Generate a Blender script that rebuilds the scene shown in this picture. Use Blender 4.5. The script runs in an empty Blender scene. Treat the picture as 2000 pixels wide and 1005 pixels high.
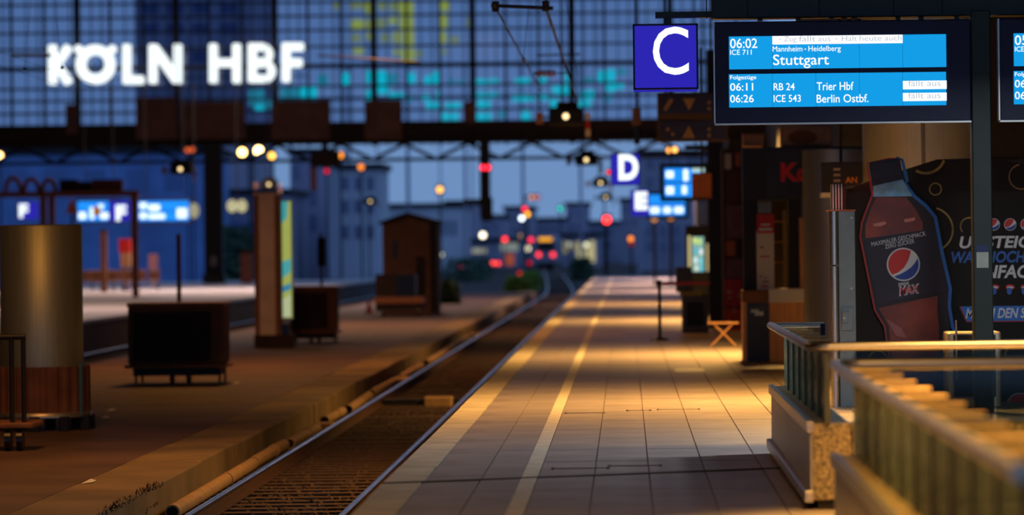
import bpy, bmesh, math, random
from mathutils import Vector, Matrix
random.seed(7)
SC = bpy.context.scene
COL = SC.collection

# ------------------------------------------------------------------ camera
F = 7500.0            # focal length in pixels of the 2000 px wide frame (135 mm on 36 mm)
VX, VY = 1222.0, 479.0
ROLL = 0.0113
EYE = 1.8
cam = bpy.data.cameras.new('camera')
cam.sensor_width = 36.0
cam.lens = F / 2000.0 * 36.0
cam.shift_x = -(VX - 1000.0) / 2000.0
cam.shift_y = -(502.5 - VY) / 2000.0
cam.clip_start = 0.5
cam.clip_end = 3000
cam.dof.use_dof = True
cam.dof.focus_distance = 37.5
cam.dof.aperture_fstop = 1.6
camo = bpy.data.objects.new('camera', cam)
COL.objects.link(camo)
camo.matrix_world = Matrix.Translation((0, 0, EYE)) @ Matrix.Rotation(math.pi/2, 4, 'X') @ Matrix.Rotation(-ROLL, 4, 'Z')
SC.camera = camo

# ------------------------------------------------------------------ sky, exposure
SC.view_settings.view_transform = 'Standard'
SC.view_settings.look = 'None'
SC.view_settings.exposure = 0.0
SC.view_settings.gamma = 1.0
SC.view_settings.use_curve_mapping = False
W = bpy.data.worlds.new('dusk_sky'); SC.world = W; W.use_nodes = True
nt = W.node_tree; nt.nodes.clear()
wo = nt.nodes.new('ShaderNodeOutputWorld'); bg = nt.nodes.new('ShaderNodeBackground')
tc = nt.nodes.new('ShaderNodeTexCoord'); sx = nt.nodes.new('ShaderNodeSeparateXYZ'); rp = nt.nodes.new('ShaderNodeValToRGB')
nt.links.new(tc.outputs['Generated'], sx.inputs[0]); nt.links.new(sx.outputs['Z'], rp.inputs[0])
rp.color_ramp.elements[0].position = 0.0; rp.color_ramp.elements[0].color = (0.135, 0.245, 0.46, 1)
rp.color_ramp.elements[1].position = 0.35; rp.color_ramp.elements[1].color = (0.105, 0.190, 0.40, 1)
nt.links.new(rp.outputs[0], bg.inputs[0]); bg.inputs[1].default_value = 1.15
nt.links.new(bg.outputs[0], wo.inputs[0])

# ------------------------------------------------------------------ helpers
CR, SR = math.cos(ROLL), math.sin(ROLL)
def UV(px, py):
    u, v = px - VX, VY - py
    return u*CR + v*SR, -u*SR + v*CR
def P(px, py, Y):                       # photo pixel at a real distance Y -> point in the place
    u, v = UV(px, py)
    return Vector((u*Y/F, Y, EYE + v*Y/F))
def GY(px, py, z=0.0):                  # distance at which a pixel meets the level z
    u, v = UV(px, py)
    return F*(EYE - z)/(-v)
def S(Y): return F/Y

def lin(c): return tuple(((x/255.0)/12.92 if x/255.0 <= 0.04045 else ((x/255.0+0.055)/1.055)**2.4) for x in c)
MATS = {}
def M(name, rgb, rough=0.6, metal=0.0, var=0.15, scale=6.0, bump=0.0, bscale=None, stretch=None, spec=0.5):
    if name in MATS: return MATS[name]
    m = bpy.data.materials.new(name); m.use_nodes = True
    n = m.node_tree; b = n.nodes['Principled BSDF']
    c = lin(rgb)
    b.inputs['Roughness'].default_value = rough; b.inputs['Metallic'].default_value = metal
    b.inputs['Specular IOR Level'].default_value = spec
    t = n.nodes.new('ShaderNodeTexCoord'); no = n.nodes.new('ShaderNodeTexNoise')
    no.inputs['Scale'].default_value = scale; no.inputs['Detail'].default_value = 5
    src = t.outputs['Object']
    if stretch:
        mp = n.nodes.new('ShaderNodeMapping'); mp.inputs['Scale'].default_value = stretch
        n.links.new(src, mp.inputs[0]); src = mp.outputs[0]
    n.links.new(src, no.inputs['Vector'])
    r = n.nodes.new('ShaderNodeValToRGB')
    r.color_ramp.elements[0].position = 0.3; r.color_ramp.elements[1].position = 0.7
    r.color_ramp.elements[0].color = tuple(max(0, x*(1-var)) for x in c)+(1,)
    r.color_ramp.elements[1].color = tuple(min(1, x*(1+var)) for x in c)+(1,)
    n.links.new(no.outputs['Fac'], r.inputs[0]); n.links.new(r.outputs[0], b.inputs['Base Color'])
    if bump:
        bp = n.nodes.new('ShaderNodeBump'); bp.inputs['Strength'].default_value = bump; bp.inputs['Distance'].default_value = 0.02
        n2 = n.nodes.new('ShaderNodeTexNoise'); n2.inputs['Scale'].default_value = bscale or scale*4; n2.inputs['Detail'].default_value = 4
        n.links.new(src, n2.inputs['Vector']); n.links.new(n2.outputs['Fac'], bp.inputs['Height']); n.links.new(bp.outputs[0], b.inputs['Normal'])
    MATS[name] = m
    return m
def E(name, rgb, strength=1.0, sample=False):
    if name in MATS: return MATS[name]
    m = bpy.data.materials.new(name); m.use_nodes = True
    n = m.node_tree; n.nodes.clear()
    o = n.nodes.new('ShaderNodeOutputMaterial'); e = n.nodes.new('ShaderNodeEmission')
    e.inputs[0].default_value = lin(rgb)+(1,); e.inputs[1].default_value = strength
    n.links.new(e.outputs[0], o.inputs[0])
    if not sample: m.cycles.emission_sampling = 'NONE'
    MATS[name] = m
    return m
def GLASS(name, tint, gloss=0.12, rough=0.05, body=0.0, bodycol=(90, 100, 90)):
    m = bpy.data.materials.new(name); m.use_nodes = True
    n = m.node_tree; n.nodes.clear()
    o = n.nodes.new('ShaderNodeOutputMaterial'); t = n.nodes.new('ShaderNodeBsdfTransparent'); g = n.nodes.new('ShaderNodeBsdfGlossy')
    t.inputs[0].default_value = lin(tint)+(1,); g.inputs['Roughness'].default_value = rough
    mx = n.nodes.new('ShaderNodeMixShader'); mx.inputs[0].default_value = gloss
    n.links.new(t.outputs[0], mx.inputs[1]); n.links.new(g.outputs[0], mx.inputs[2])
    out = mx
    if body:
        d1 = n.nodes.new('ShaderNodeBsdfDiffuse'); d1.inputs[0].default_value = lin(bodycol)+(1,)
        d2 = n.nodes.new('ShaderNodeBsdfTranslucent'); d2.inputs[0].default_value = lin(bodycol)+(1,)
        d = n.nodes.new('ShaderNodeMixShader'); d.inputs[0].default_value = .6
        n.links.new(d1.outputs[0], d.inputs[1]); n.links.new(d2.outputs[0], d.inputs[2])
        no = n.nodes.new('ShaderNodeTexNoise'); no.inputs['Scale'].default_value = 5
        mm = n.nodes.new('ShaderNodeMath'); mm.operation = 'MULTIPLY'; mm.inputs[1].default_value = body*2
        n.links.new(no.outputs['Fac'], mm.inputs[0])
        m2 = n.nodes.new('ShaderNodeMixShader'); n.links.new(mm.outputs[0], m2.inputs[0])
        n.links.new(mx.outputs[0], m2.inputs[1]); n.links.new(d.outputs[0], m2.inputs[2]); out = m2
    n.links.new(out.outputs[0], o.inputs[0])
    MATS[name] = m
    return m

ORG = {}
class MB:
    def __init__(s): s.v = []; s.f = []; s.sm = []
    def add(s, vs, fs, smooth=False):
        o = len(s.v); s.v += [tuple(p) for p in vs]
        for f in fs: s.f.append(tuple(i+o for i in f)); s.sm.append(smooth)
        return s
    def box(s, x0, x1, y0, y1, z0, z1, rz=0.0):
        vs = [(x, y, z) for z in (z0, z1) for y in (y0, y1) for x in (x0, x1)]
        if rz:
            cx, cy = (x0+x1)/2, (y0+y1)/2; c, q = math.cos(rz), math.sin(rz)
            vs = [(cx+(x-cx)*c-(y-cy)*q, cy+(x-cx)*q+(y-cy)*c, z) for x, y, z in vs]
        return s.add(vs, [(0, 2, 3, 1), (4, 5, 7, 6), (0, 1, 5, 4), (2, 6, 7, 3), (0, 4, 6, 2), (1, 3, 7, 5)])
    def rbox(s, x0, x1, y0, y1, z0, z1, r=0.02, n=3):      # box with rounded vertical edges and chamfered top/bottom
        def ring(i, z):
            ps = []
            for cx, cy, a0 in ((x1-r, y1-r, 0), (x0+r, y1-r, 1), (x0+r, y0+r, 2), (x1-r, y0+r, 3)):
                for k in range(n+1):
                    a = (a0 + k/n)*math.pi/2; ps.append((cx+(r-i)*math.cos(a), cy+(r-i)*math.sin(a), z))
            return ps
        c = min(r*0.5, (z1-z0)*0.25)
        return s.loft([ring(c, z0), ring(0, z0+c), ring(0, z1-c), ring(c, z1)], True)
    def loft(s, rings, closed=True, smooth=False, caps=True):
        n = len(rings[0]); vs = [p for r in rings for p in r]; fs = []
        for k in range(len(rings)-1):
            for i in range(n if closed else n-1):
                j = (i+1) % n; fs.append((k*n+i, k*n+j, (k+1)*n+j, (k+1)*n+i))
        s.add(vs, fs, smooth)
        if caps: s.add(rings[0], [tuple(reversed(range(n)))]); s.add(rings[-1], [tuple(range(n))])
        return s
    def cyl(s, a, b, r, r2=None, n=12, caps=True):
        a, b = Vector(a), Vector(b); r2 = r if r2 is None else r2
        d = (b-a).normalized(); u = d.orthogonal().normalized(); w = d.cross(u)
        R = [[tuple(p + (u*math.cos(t)+w*math.sin(t))*q) for t in [2*math.pi*i/n for i in range(n)]] for p, q in ((a, r), (b, r2))]
        return s.loft(R, True, True, caps)
    def tube(s, pts, r, n=8):
        pts = [Vector(p) for p in pts]; rings = []
        for i, p in enumerate(pts):
            d = (pts[min(i+1, len(pts)-1)] - pts[max(i-1, 0)]).normalized()
            u = Vector((0, 0, 1)) - d*d.z
            u = u.normalized() if u.length > 0.05 else d.orthogonal().normalized()
            w = d.cross(u)
            rings.append([tuple(p + (u*math.cos(2*math.pi*k/n)+w*math.sin(2*math.pi*k/n))*r) for k in range(n)])
        return s.loft(rings, True, True)
    def prism(s, poly, y0, y1):             # (x, z) outline with thickness along Y
        a = sum(poly[i][0]*poly[(i+1) % len(poly)][1]-poly[(i+1) % len(poly)][0]*poly[i][1] for i in range(len(poly)))
        if a < 0: poly = poly[::-1]
        return s.loft([[(x, y1, z) for x, z in poly], [(x, y0, z) for x, z in poly]], True)
    def prismx(s, poly, x0, x1):            # (y, z) outline with thickness along X
        a = sum(poly[i][0]*poly[(i+1) % len(poly)][1]-poly[(i+1) % len(poly)][0]*poly[i][1] for i in range(len(poly)))
        if a < 0: poly = poly[::-1]
        return s.loft([[(x0, y, z) for y, z in poly], [(x1, y, z) for y, z in poly]], True)
    def disc(s, c, r, y1=None, n=24, rx=None):       # short cylinder facing -Y
        rx = rx or r
        return s.prism([(c[0]+rx*math.cos(2*math.pi*i/n), c[2]+r*math.sin(2*math.pi*i/n)) for i in range(n)], c[1], y1 if y1 is not None else c[1]+0.01)
    def ball(s, c, r, n=10, m=6, sz=1.0):
        rings = []
        for j in range(m+1):
            t = math.pi*j/m; t = min(max(t, 0.02), math.pi-0.02)
            rings.append([(c[0]+r*math.sin(t)*math.cos(2*math.pi*i/n), c[1]+r*math.sin(t)*math.sin(2*math.pi*i/n), c[2]-r*sz*math.cos(t)) for i in range(n)])
        return s.loft(rings, True, True)
    def lathe(s, c, prof, n=32, smooth=True):
        rings = [[(c[0]+r*math.cos(2*math.pi*i/n), c[1]+r*math.sin(2*math.pi*i/n), c[2]+z) for i in range(n)] for r, z in prof]
        return s.loft(rings, True, smooth)
    def pbox(s, x0, y0, x1, y1, Y, depth):           # upright box whose front spans a photo rectangle at distance Y
        c = P((x0+x1)/2, (y0+y1)/2, Y); w = (x1-x0)/S(Y)/2; h = (y1-y0)/S(Y)/2
        return s.box(c.x-w, c.x+w, Y, Y+depth, c.z-h, c.z+h)
    def ppoly(s, pts, Y, th):
        return s.prism([(P(x, y, Y).x, P(x, y, Y).z) for x, y in pts], Y, Y+th)
    def text(s, txt, x0, y0, x1, y1, Y, th=0.004, bold=0.0, shear=0.0, rot=0.0):   # lettering fitted to a photo rectangle
        vs, fs = text_data(txt, bold, shear)
        a0 = min(p[0] for p in vs); a1 = max(p[0] for p in vs); b0 = min(p[1] for p in vs); b1 = max(p[1] for p in vs)
        c = P((x0+x1)/2, (y0+y1)/2, Y); w = (x1-x0)/S(Y); h = (y1-y0)/S(Y)
        kx, kz = w/(a1-a0), h/(b1-b0); cr, sr = math.cos(rot), math.sin(rot)
        out = []
        for p in vs:
            x = (p[0]-(a0+a1)/2)*kx; z = (p[1]-(b0+b1)/2)*kz
            out.append((c.x+x*cr-z*sr, Y + (0 if p[2] > 0 else th), c.z+x*sr+z*cr))
        return s.add(out, fs)
    def build(s, name, mat, parent=None, bevel=0.0):
        me = bpy.data.meshes.new(name)
        if parent is not None: org = ORG[parent.name]
        else:
            xs = [p[0] for p in s.v]; ys = [p[1] for p in s.v]; zs = [p[2] for p in s.v]
            org = Vector(((min(xs)+max(xs))/2, (min(ys)+max(ys))/2, min(zs)))
        me.from_pydata([(p[0]-org.x, p[1]-org.y, p[2]-org.z) for p in s.v], [], s.f)
        me.polygons.foreach_set('use_smooth', s.sm)
        me.materials.append(mat); me.update()
        o = bpy.data.objects.new(name, me); COL.objects.link(o)
        if parent is not None: o.parent = parent
        else: o.location = org
        ORG[o.name] = org.copy()
        if bevel:
            b = o.modifiers.new('bevel', 'BEVEL'); b.width = bevel; b.segments = 2; b.limit_method = 'ANGLE'
        return o
TX = {}
def text_data(txt, bold, shear):
    k = (txt, bold, shear)
    if k in TX: return TX[k]
    cu = bpy.data.curves.new('lettering', 'FONT'); cu.body = txt; cu.size = 1.0; cu.offset = bold; cu.shear = shear
    cu.extrude = 0.01; cu.resolution_u = 4
    o = bpy.data.objects.new('lettering', cu); COL.objects.link(o)
    dg = bpy.context.evaluated_depsgraph_get()
    me = bpy.data.meshes.new_from_object(o.evaluated_get(dg))
    vs = [tuple(v.co) for v in me.vertices]; fs = [tuple(p.vertices) for p in me.polygons]
    bpy.data.objects.remove(o); bpy.data.curves.remove(cu); bpy.data.meshes.remove(me)
    TX[k] = (vs, fs)
    return TX[k]
def tag(o, label, cat, group=None):
    o['label'] = label; o['category'] = cat
    if group: o['group'] = group
    return o
def thing(name, label, cat, loc, group=None):
    o = bpy.data.objects.new(name, None); COL.objects.link(o); o.location = loc; o.empty_display_size = 0.2
    ORG[o.name] = Vector(loc)
    return tag(o, label, cat, group)
def struct(o, label=None, cat=None):
    o['kind'] = 'structure'
    if label: o['label'] = label
    if cat: o['category'] = cat
    return o
def sempty(name, label, cat, loc=(0, 0, 0)):
    return struct(thing(name, label, cat, loc))
def stuff(o): o['kind'] = 'stuff'; return o
def clone(o, parent, dloc):
    c = o.copy(); COL.objects.link(c); c.parent = parent; c.location = Vector(o.location)+Vector(dloc)
    return c

# ------------------------------------------------------------------ materials
m_tile = M('paving_tile', (150, 138, 130), 0.42, 0, 0.22, 1.6, 0.12, 30)
m_joint = M('joint_dark', (38, 32, 28), 0.9)
m_cope = M('coping_concrete', (196, 184, 160), 0.6, 0, 0.2, 2.5, 0.15, 25)
m_paint = M('white_line_paint', (205, 195, 175), 0.5, 0, 0.15, 4)
m_slab = M('platform_slab', (146, 132, 122), 0.45, 0, 0.2, 0.8)
m_conc = M('rough_concrete', (110, 96, 84), 0.85, 0, 0.3, 1.2, 0.3, 14)
m_kerb = M('kerb_concrete', (112, 92, 66), 0.8, 0, 0.5, 0.6, 0.3, 12)
m_asph = M('worn_asphalt', (82, 60, 52), 0.7, 0, 0.45, 0.5, 0.3, 20)
m_ball = M('ballast_ground', (48, 36, 30), 0.95, 0, 0.45, 9, 0.8, 30)
m_stone = M('ballast_stone', (66, 48, 36), 0.9, 0, 0.4, 7)
m_sleep = M('sleeper_wood', (62, 42, 30), 0.85, 0, 0.35, 5, 0.3, 30, (0.4, 4, 4))
m_rail = M('rail_steel', (150, 150, 165), 0.22, 1.0, 0.15, 3)
m_railside = M('rail_rust', (70, 42, 28), 0.8, 0.2, 0.3, 12)
m_pipe = M('conduit_clay', (150, 118, 80), 0.7, 0, 0.25, 6, 0.2, 30)
m_dark = M('black_iron', (14, 14, 16), 0.55, 0.1, 0.2, 6)
m_hole = M('pipe_hole', (6, 5, 5), 0.9)
m_girder = M('girder_brown', (36, 24, 20), 0.75, 0, 0.3, 2)
m_gpanel = M('girder_panel_brown', (112, 78, 68), 0.8, 0, 0.2, 1.5)
m_mull = M('mullion_dark', (20, 22, 36), 0.7, 0, 0.2, 3)
m_green = M('dark_green_steel', (30, 40, 33), 0.4, 0.2, 0.15, 5)
m_navy = M('display_case_navy', (6, 12, 62), 0.5, 0.0, 0.1, 3)
m_black = M('black_gloss', (8, 8, 10), 0.3, 0, 0.1, 3)
m_chrome = M('brushed_chrome', (205, 200, 188), 0.33, 1.0, 0.08, 8, 0, None, (1, 8, 8))
m_steel = M('brushed_steel', (190, 184, 166), 0.42, .85, 0.12, 3, 0, None, (30, 30, 0.6))
m_grey = M('cabinet_grey_blue', (112, 128, 132), 0.45, 0.1, 0.12, 5)
m_gran = M('granite_speckled', (150, 132, 92), 0.45, 0, 0.75, 38, 0.1, 40)
m_wood = M('counter_wood', (205, 146, 86), 0.5, 0, 0.2, 3, 0, None, (8, 8, 0.5))
m_brown = M('brown_cover', (118, 74, 46), 0.75, 0, 0.25, 3)
m_dkbrown = M('dark_brown_panel', (46, 30, 25), 0.8, 0, 0.25, 3)
m_white = M('white_enamel', (215, 210, 200), 0.5, 0, 0.06, 3)
m_cream = M('pale_column_plaster', (222, 204, 190), 0.8, 0, 0.15, 2)
m_red = M('sign_red', (190, 26, 20), 0.5, 0, 0.1, 4)
m_orange = M('orange_plastic', (190, 96, 20), 0.5, 0, 0.15, 4)
m_tan = M('tan_box', (176, 128, 92), 0.6, 0, 0.2, 5)
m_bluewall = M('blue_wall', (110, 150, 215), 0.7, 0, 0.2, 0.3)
m_bldg = M('far_building', (200, 206, 220), 0.8, 0, 0.25, 0.12)  # distance haze put into the pale wall colour
m_bldg2 = M('far_building_dark', (160, 160, 184), 0.8, 0, 0.25, 0.12)  # deeper wall tone, also paled in place of haze
m_leaf = M('shrub_green', (130, 170, 70), 0.8, 0, 0.4, 3)
m_tree = M('tree_green', (60, 90, 66), 0.85, 0, 0.4, 1)
m_pane = GLASS('hall_glass', (222, 228, 240), 0.06, 0.1)
m_bglass = GLASS('balustrade_glass', (190, 206, 200), 0.12, 0.12, 0.36, (176, 184, 166))
m_scrn = E('screen_cyan', (20, 158, 232), 1.0, True)
m_scrnw = E('screen_white', (250, 252, 255), 1.15)
m_scrng = E('screen_grey', (176, 186, 196), 1.0)
m_scrnl = E('screen_seam', (6, 60, 120), 1.0)
m_cblue = E('sign_blue', (44, 38, 178), 1.0, True)
m_neon = E('neon_white', (245, 255, 255), 1.25, True)

# ------------------------------------------------------------------ large structure
EDGE = -1.88
TR = -3.51                                # centre of the near track
RH = -0.75                                # rail head level
def bend(Y):
    t = max(0.0, Y-195.0)
    return -0.024*t*t/(t+30.0)

g = MB(); g.box(-140, 120, -30, 900, -1.6, -0.95)
struct(g.build('ground', m_ball), 'dark ballast ground under all the tracks', 'ground')

fl = sempty('floor', 'paved station platform with pale edge and white line', 'platform', (0, 22, 0))
b = MB(); b.box(EDGE+0.03, 9.0, 21.0, 223, -0.95, -0.012); b.build('slab', m_slab, fl)
b = MB(); b.box(EDGE+0.03, 1.37, -4, 21.0, -0.95, -0.012); b.build('slab', m_slab, fl)
b = MB(); b.box(5.2, 9.0, -4, 21.0, -0.95, 0.0); b.build('slab', m_slab, fl)
b = MB(); b.box(-1.575, 9.0, 71.0, 223, -0.012, 0.0); b.build('far_paving', m_tile, fl)
b = MB(); b.box(-1.575, 1.37, -4, 21.0, -0.012, 0.0); b.build('near_paving', m_tile, fl)
st = sempty('stairs', 'dark stair flight going down behind the nearer balustrade', 'stairs', (3.3, 18, -.95))
m_step = M('stair_shade_stone', (40, 36, 36), .6, 0, .2, 4)  # dark tone stands in for shade down the stairwell
for i in range(5):
    b = MB(); b.box(1.38, 5.19, 20.98-.34*(i+1), 20.98-.34*i, -.95, -.16*(i+1)); b.build('step', m_step, st)
b = MB(); b.box(1.38, 5.19, 8, 20.98-.34*5, -.95, -.9); b.build('landing', m_step, st)
b = MB(); b.box(3.33, 9.0, 21.0, 71.0, -0.012, 0.0); b.build('side_paving', m_tile, fl)
cols = [-1.575, -1.143, -0.708, -0.267, 0.165, 0.61, 1.075, 1.52, 1.97, 2.42, 2.87, 3.32]
for i in range(len(cols)-1):
    g = 0.006
    b = MB(); b.box(cols[i]+g, cols[i+1]-g, 21.0+g, 22.85-g, -0.012, 0.0)
    t0 = b.build('tile', m_tile, fl)
    for r in range(1, 27):
        t = clone(t0, fl, (0, 1.85*r, random.uniform(-0.0015, 0.0015)))
b = MB(); b.box(EDGE, -1.583, 20.02, 23.84, -0.2, 0.002)
t0 = b.build('coping_stone', m_cope, fl)
for r in range(1, 53): clone(t0, fl, (random.uniform(-.004, .004), 3.86*r, 0))
b = MB(); b.box(-0.832, -0.708, 6, 222, 0.0, 0.004); b.build('white_line', m_paint, fl)
# slanted expansion joint across the platform with its steel edge pieces
b = MB(); xs = (EDGE, 3.3); a0, a1 = GY(800, 943), GY(1500, 916)
k = (a1-a0)/(P(1500, 916, a1).x - P(800, 943, a0).x); y_of = lambda x: a0 + k*(x-P(800, 943, a0).x)
pl = [(EDGE, y_of(EDGE)), (3.3, y_of(3.3)), (3.3, y_of(3.3)+0.16), (EDGE, y_of(EDGE)+0.16)]
b.loft([[(x, y, 0.0) for x, y in pl], [(x, y, 0.005) for x, y in pl]]); b.build('expansion_joint', m_joint, fl)
for (xa, xb, py) in ((1080, 1188, 914), (1190, 1290, 909), (1105, 1180, 806), (1285, 1365, 799), (1225, 1270, 801)):
    Y = GY((xa+xb)/2, py); A = P(xa, py, Y); B = P(xb, py, Y)
    b = MB(); b.box(A.x, B.x, Y-0.02, Y+0.02, 0.0, 0.004); b.box(A.x-.012, A.x+.012, Y-0.12, Y+0.12, 0, .006); b.box(B.x-.012, B.x+.012, Y-0.12, Y+0.12, 0, .006)
    b.build('steel_bracket', M('bracket_brown', (84, 66, 52), .6), fl)
Y = GY(1345, 723); A = P(1318, 723, Y); B = P(1375, 723, Y)
b = MB(); b.box(A.x, B.x, Y-0.9, Y+0.9, 0.0, 0.006); b.build('manhole_cover', m_steel, fl)

# near track: rails, sleepers, ballast
def rail(x, y0, y1, fn, parent):
    ys = []; y = y0
    while y < y1: ys.append(y); y += 6 if y < 190 else 9
    ys.append(y1)
    head = [(-0.035, -0.028), (-0.035, -0.006), (-0.027, 0), (0.027, 0), (0.035, -0.006), (0.035, -0.028)]
    r = MB().loft([[(x+fn(y)+px, y, RH+pz) for px, pz in head] for y in ys], True, True).build('rail', m_rail, parent)
    low = [(-0.033, -0.028), (0.033, -0.028), (0.010, -0.045), (0.009, -0.125), (0.07, -0.145), (0.07, -0.16), (-0.07, -0.16), (-0.07, -0.145), (-0.009, -0.125), (-0.010, -0.045)]
    MB().loft([[(x+fn(y)+px, y, RH+pz) for px, pz in low] for y in ys], True).build('rail_web', m_railside, r)
tk = sempty('railway_track', 'rusty railway track with two shiny rails beside the platform', 'track', (TR, 30, -0.95))
for sgn in (-1, 1): rail(TR+sgn*0.7525, 10, 560, bend, tk)
b = MB(); b.box(TR-1.2, TR+1.2, 30.0, 30.25, -1.0, RH-0.16); s0 = b.build('sleeper', m_sleep, tk)
for i in range(1, 130): clone(s0, tk, (random.uniform(-.03, .03), 0.6*i, random.uniform(-.008, .004)))
b = MB()
for i in range(130, 500):
    y = 30+0.6*i; b.box(TR-1.2+bend(y), TR+1.2+bend(y), y, y+.25, -1.0, RH-0.16)
stuff(b.build('far_sleepers', m_sleep, tk))
b = MB()
for i in range(9000):
    y = 33 + 60*random.random()**1.4; x = random.uniform(-4.5, EDGE-.02); r = random.uniform(.018, .042)
    if (y-30) % 0.6 < 0.27 and abs(x-TR) < 1.15 and random.random() < .8: continue
    z = -0.945 + random.uniform(-.005, .02); a = random.random()*6.28
    vs = [(x+r*math.cos(a+k*2.09)*random.uniform(.7, 1.2), y+r*math.sin(a+k*2.09)*random.uniform(.7, 1.2), z-r*.4) for k in range(3)]
    vs += [(x+r*.8*math.cos(a+1+k*2.09), y+r*.8*math.sin(a+1+k*2.09), z+r*random.uniform(.4, .8)) for k in range(3)]
    b.add(vs, [(3, 4, 5), (0, 1, 3), (1, 4, 3), (1, 2, 4), (2, 5, 4), (2, 0, 5), (0, 3, 5)])
o = stuff(b.build('ballast_gravel', m_stone)); o['label'] = 'brown ballast gravel lying between and beside the rails'; o['category'] = 'gravel'
# cross duct between the rails
YB = GY(820, 778, RH-0.05)
t = thing('cable_duct', 'dark cross duct with a junction box between the rails', 'cable duct', (TR, YB, -0.95))
b = MB(); b.box(TR-.98, TR+1.25, YB, YB+.22, -0.95, RH-0.06); b.build('duct', m_dark, t)
b = MB(); b.rbox(TR+.0, TR+.5, YB-.25, YB+.3, -0.95, RH-0.02, .04); b.build('junction_box', m_pipe, t)

# low service platform, far track, far platform
LOW = -0.62
lp = sempty('service_platform', 'low worn asphalt service platform with concrete kerb', 'platform', (-8, 60, -0.95))
b = MB(); b.box(-11.6, -5.75, 20, 205, -0.95, LOW); b.build('asphalt_deck', m_asph, lp)
yk = 20.0
while yk < 205:
    L = 4.0; b = MB()
    b.box(-5.75, -4.9+random.uniform(-.02, .02), yk+.01, yk+L-.01, -0.95, LOW+random.uniform(-.006, .008)); b.build('kerb_slab', m_kerb, lp, 0.02); yk += L
t2 = sempty('railway_track', 'second railway track below the pale far platform', 'track', (-12.9, 40, -0.95))
for sgn in (-1, 1): rail(-12.75+sgn*0.7525, 20, 230, lambda y: 0.0, t2)
b = MB()
for i in range(330): b.box(-13.9, -11.62, 30+.6*i, 30.25+.6*i, -1, RH-.16)
stuff(b.build('far_sleepers', m_sleep, t2))
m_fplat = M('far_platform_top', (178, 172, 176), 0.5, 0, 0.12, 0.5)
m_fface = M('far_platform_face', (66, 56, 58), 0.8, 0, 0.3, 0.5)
fp = sempty('far_platform', 'pale far platform across the second track', 'platform', (-20, 60, -0.95))
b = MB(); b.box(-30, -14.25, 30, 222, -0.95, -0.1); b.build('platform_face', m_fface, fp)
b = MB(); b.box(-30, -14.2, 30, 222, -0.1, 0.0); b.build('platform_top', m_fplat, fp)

# hall roof: a vault from side to side, open behind the camera
b = MB(); rings = []
for Y in (-40, 209.5):
    rg = []
    for i in range(25):
        a = math.pi*i/24; rg.append((-3+52*math.cos(a), Y, -0.95+25*math.sin(a)**0.8))
    for i in range(24, -1, -1):
        a = math.pi*i/24; rg.append((-3+52.4*math.cos(a), Y, -0.95+25.4*math.sin(a)**0.8))
    rings.append(rg)
b.loft(rings, True)
struct(b.build('ceiling', M('hall_roof', (40, 36, 36), 0.9)), 'dark vaulted train hall roof overhead', 'roof')

# glazed end wall of the hall
YF = 210.0; SF = S(YF)
win = sempty('window_1', 'glazed end wall of the train hall with dark grid', 'window', (-3, YF, 7.5))
x_l, x_r = P(-80, 100, YF).x, P(1500, 100, YF).x
zs = [P(720, y, YF).z for y in (240, 215, 191, 167, 128, 90, 58, 30, 3, -28, -60)]
maj = 193.0/SF; x0m = P(730, 100, YF).x
xm = []; k = math.floor((x_l-x0m)/maj)
while x0m+k*maj < x_r: xm.append(x0m+k*maj); k += 1
for x in xm:
    b = MB(); b.box(x-.17, x+.17, YF-.25, YF+.1, 7.4, zs[-1]); b.build('main_mullion', m_mull, win)
for x in xm:
    for j in (1, 2):
        b = MB(); b.box(x+maj*j/3-.07, x+maj*j/3+.07, YF-.12, YF+.05, 7.4, zs[-1]); b.build('mullion', m_mull, win)
    for j in (.38, .7, 1.4, 1.75, 2.3, 2.72):
        b = MB(); b.box(x+maj*j/3-.03, x+maj*j/3+.03, YF+.6, YF+.66, 7.4, zs[-1]); b.build('back_stay', m_mull, win)
for i, z in enumerate(zs):
    w = .12 if i == 4 else .06
    b = MB(); b.box(xm[0], xm[-1]+maj, YF-.1, YF+.05, z-w, z+w); b.build('transom', m_mull, win)
pane_me = {}
for x in xm:
    for j in range(3):
        for i in range(len(zs)-1):
            xa, xb = x+maj*j/3+.07, x+maj*(j+1)/3-.07
            if i not in pane_me:
                b = MB(); b.box(xa, xb, YF-.03, YF-.01, zs[i]+.06, zs[i+1]-.06)
                o = b.build('pane', m_pane, win); pane_me[i] = (o, xa)
            else: clone(pane_me[i][0], win, (xa-pane_me[i][1], 0, 0))
# girder under the glazing, lattice under it
gd = sempty('trim_1', 'dark brown riveted girder under the glazed end wall', 'girder', (-3, YF, 6.5))
zt, zb = P(720, 238, YF).z, P(720, 281, YF).z
b = MB(); b.box(x_l, x_r, YF-.6, YF+.5, zb, zt); b.build('girder_web', m_girder, gd)
b = MB(); b.box(x_l, x_r, YF-.9, YF-.55, zb, zb+.15); b.build('flange', m_girder, gd)
b = MB(); b.box(x_l, x_r, YF-.9, YF-.55, zt-.15, zt); b.build('flange', m_girder, gd)
for (xa, ya, xb, yb) in ((265, 190, 345, 272), (352, 198, 478, 272), (530, 196, 645, 272), (712, 195, 785, 272), (905, 198, 930, 240), (128, 204, 150, 262)):
    b = MB(); b.pbox(xa, ya, xb, yb, YF-1.1, .3); b.build('panel', m_gpanel, gd)
zl = P(720, 312, YF).z
b = MB(); b.box(x_l, x_r, YF-.2, YF, zl-.09, zl+.09); b.build('lattice_chord', m_mull, gd)
x = x_l; w = 62/SF; s = 1
while x < x_r:
    b = MB(); b.cyl((x, YF-.1, zb if s > 0 else zl), (x+w, YF-.1, zl if s > 0 else zb), .1, n=6); b.build('lattice_bar', m_mull, gd)
    x += w; s = -s

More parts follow.
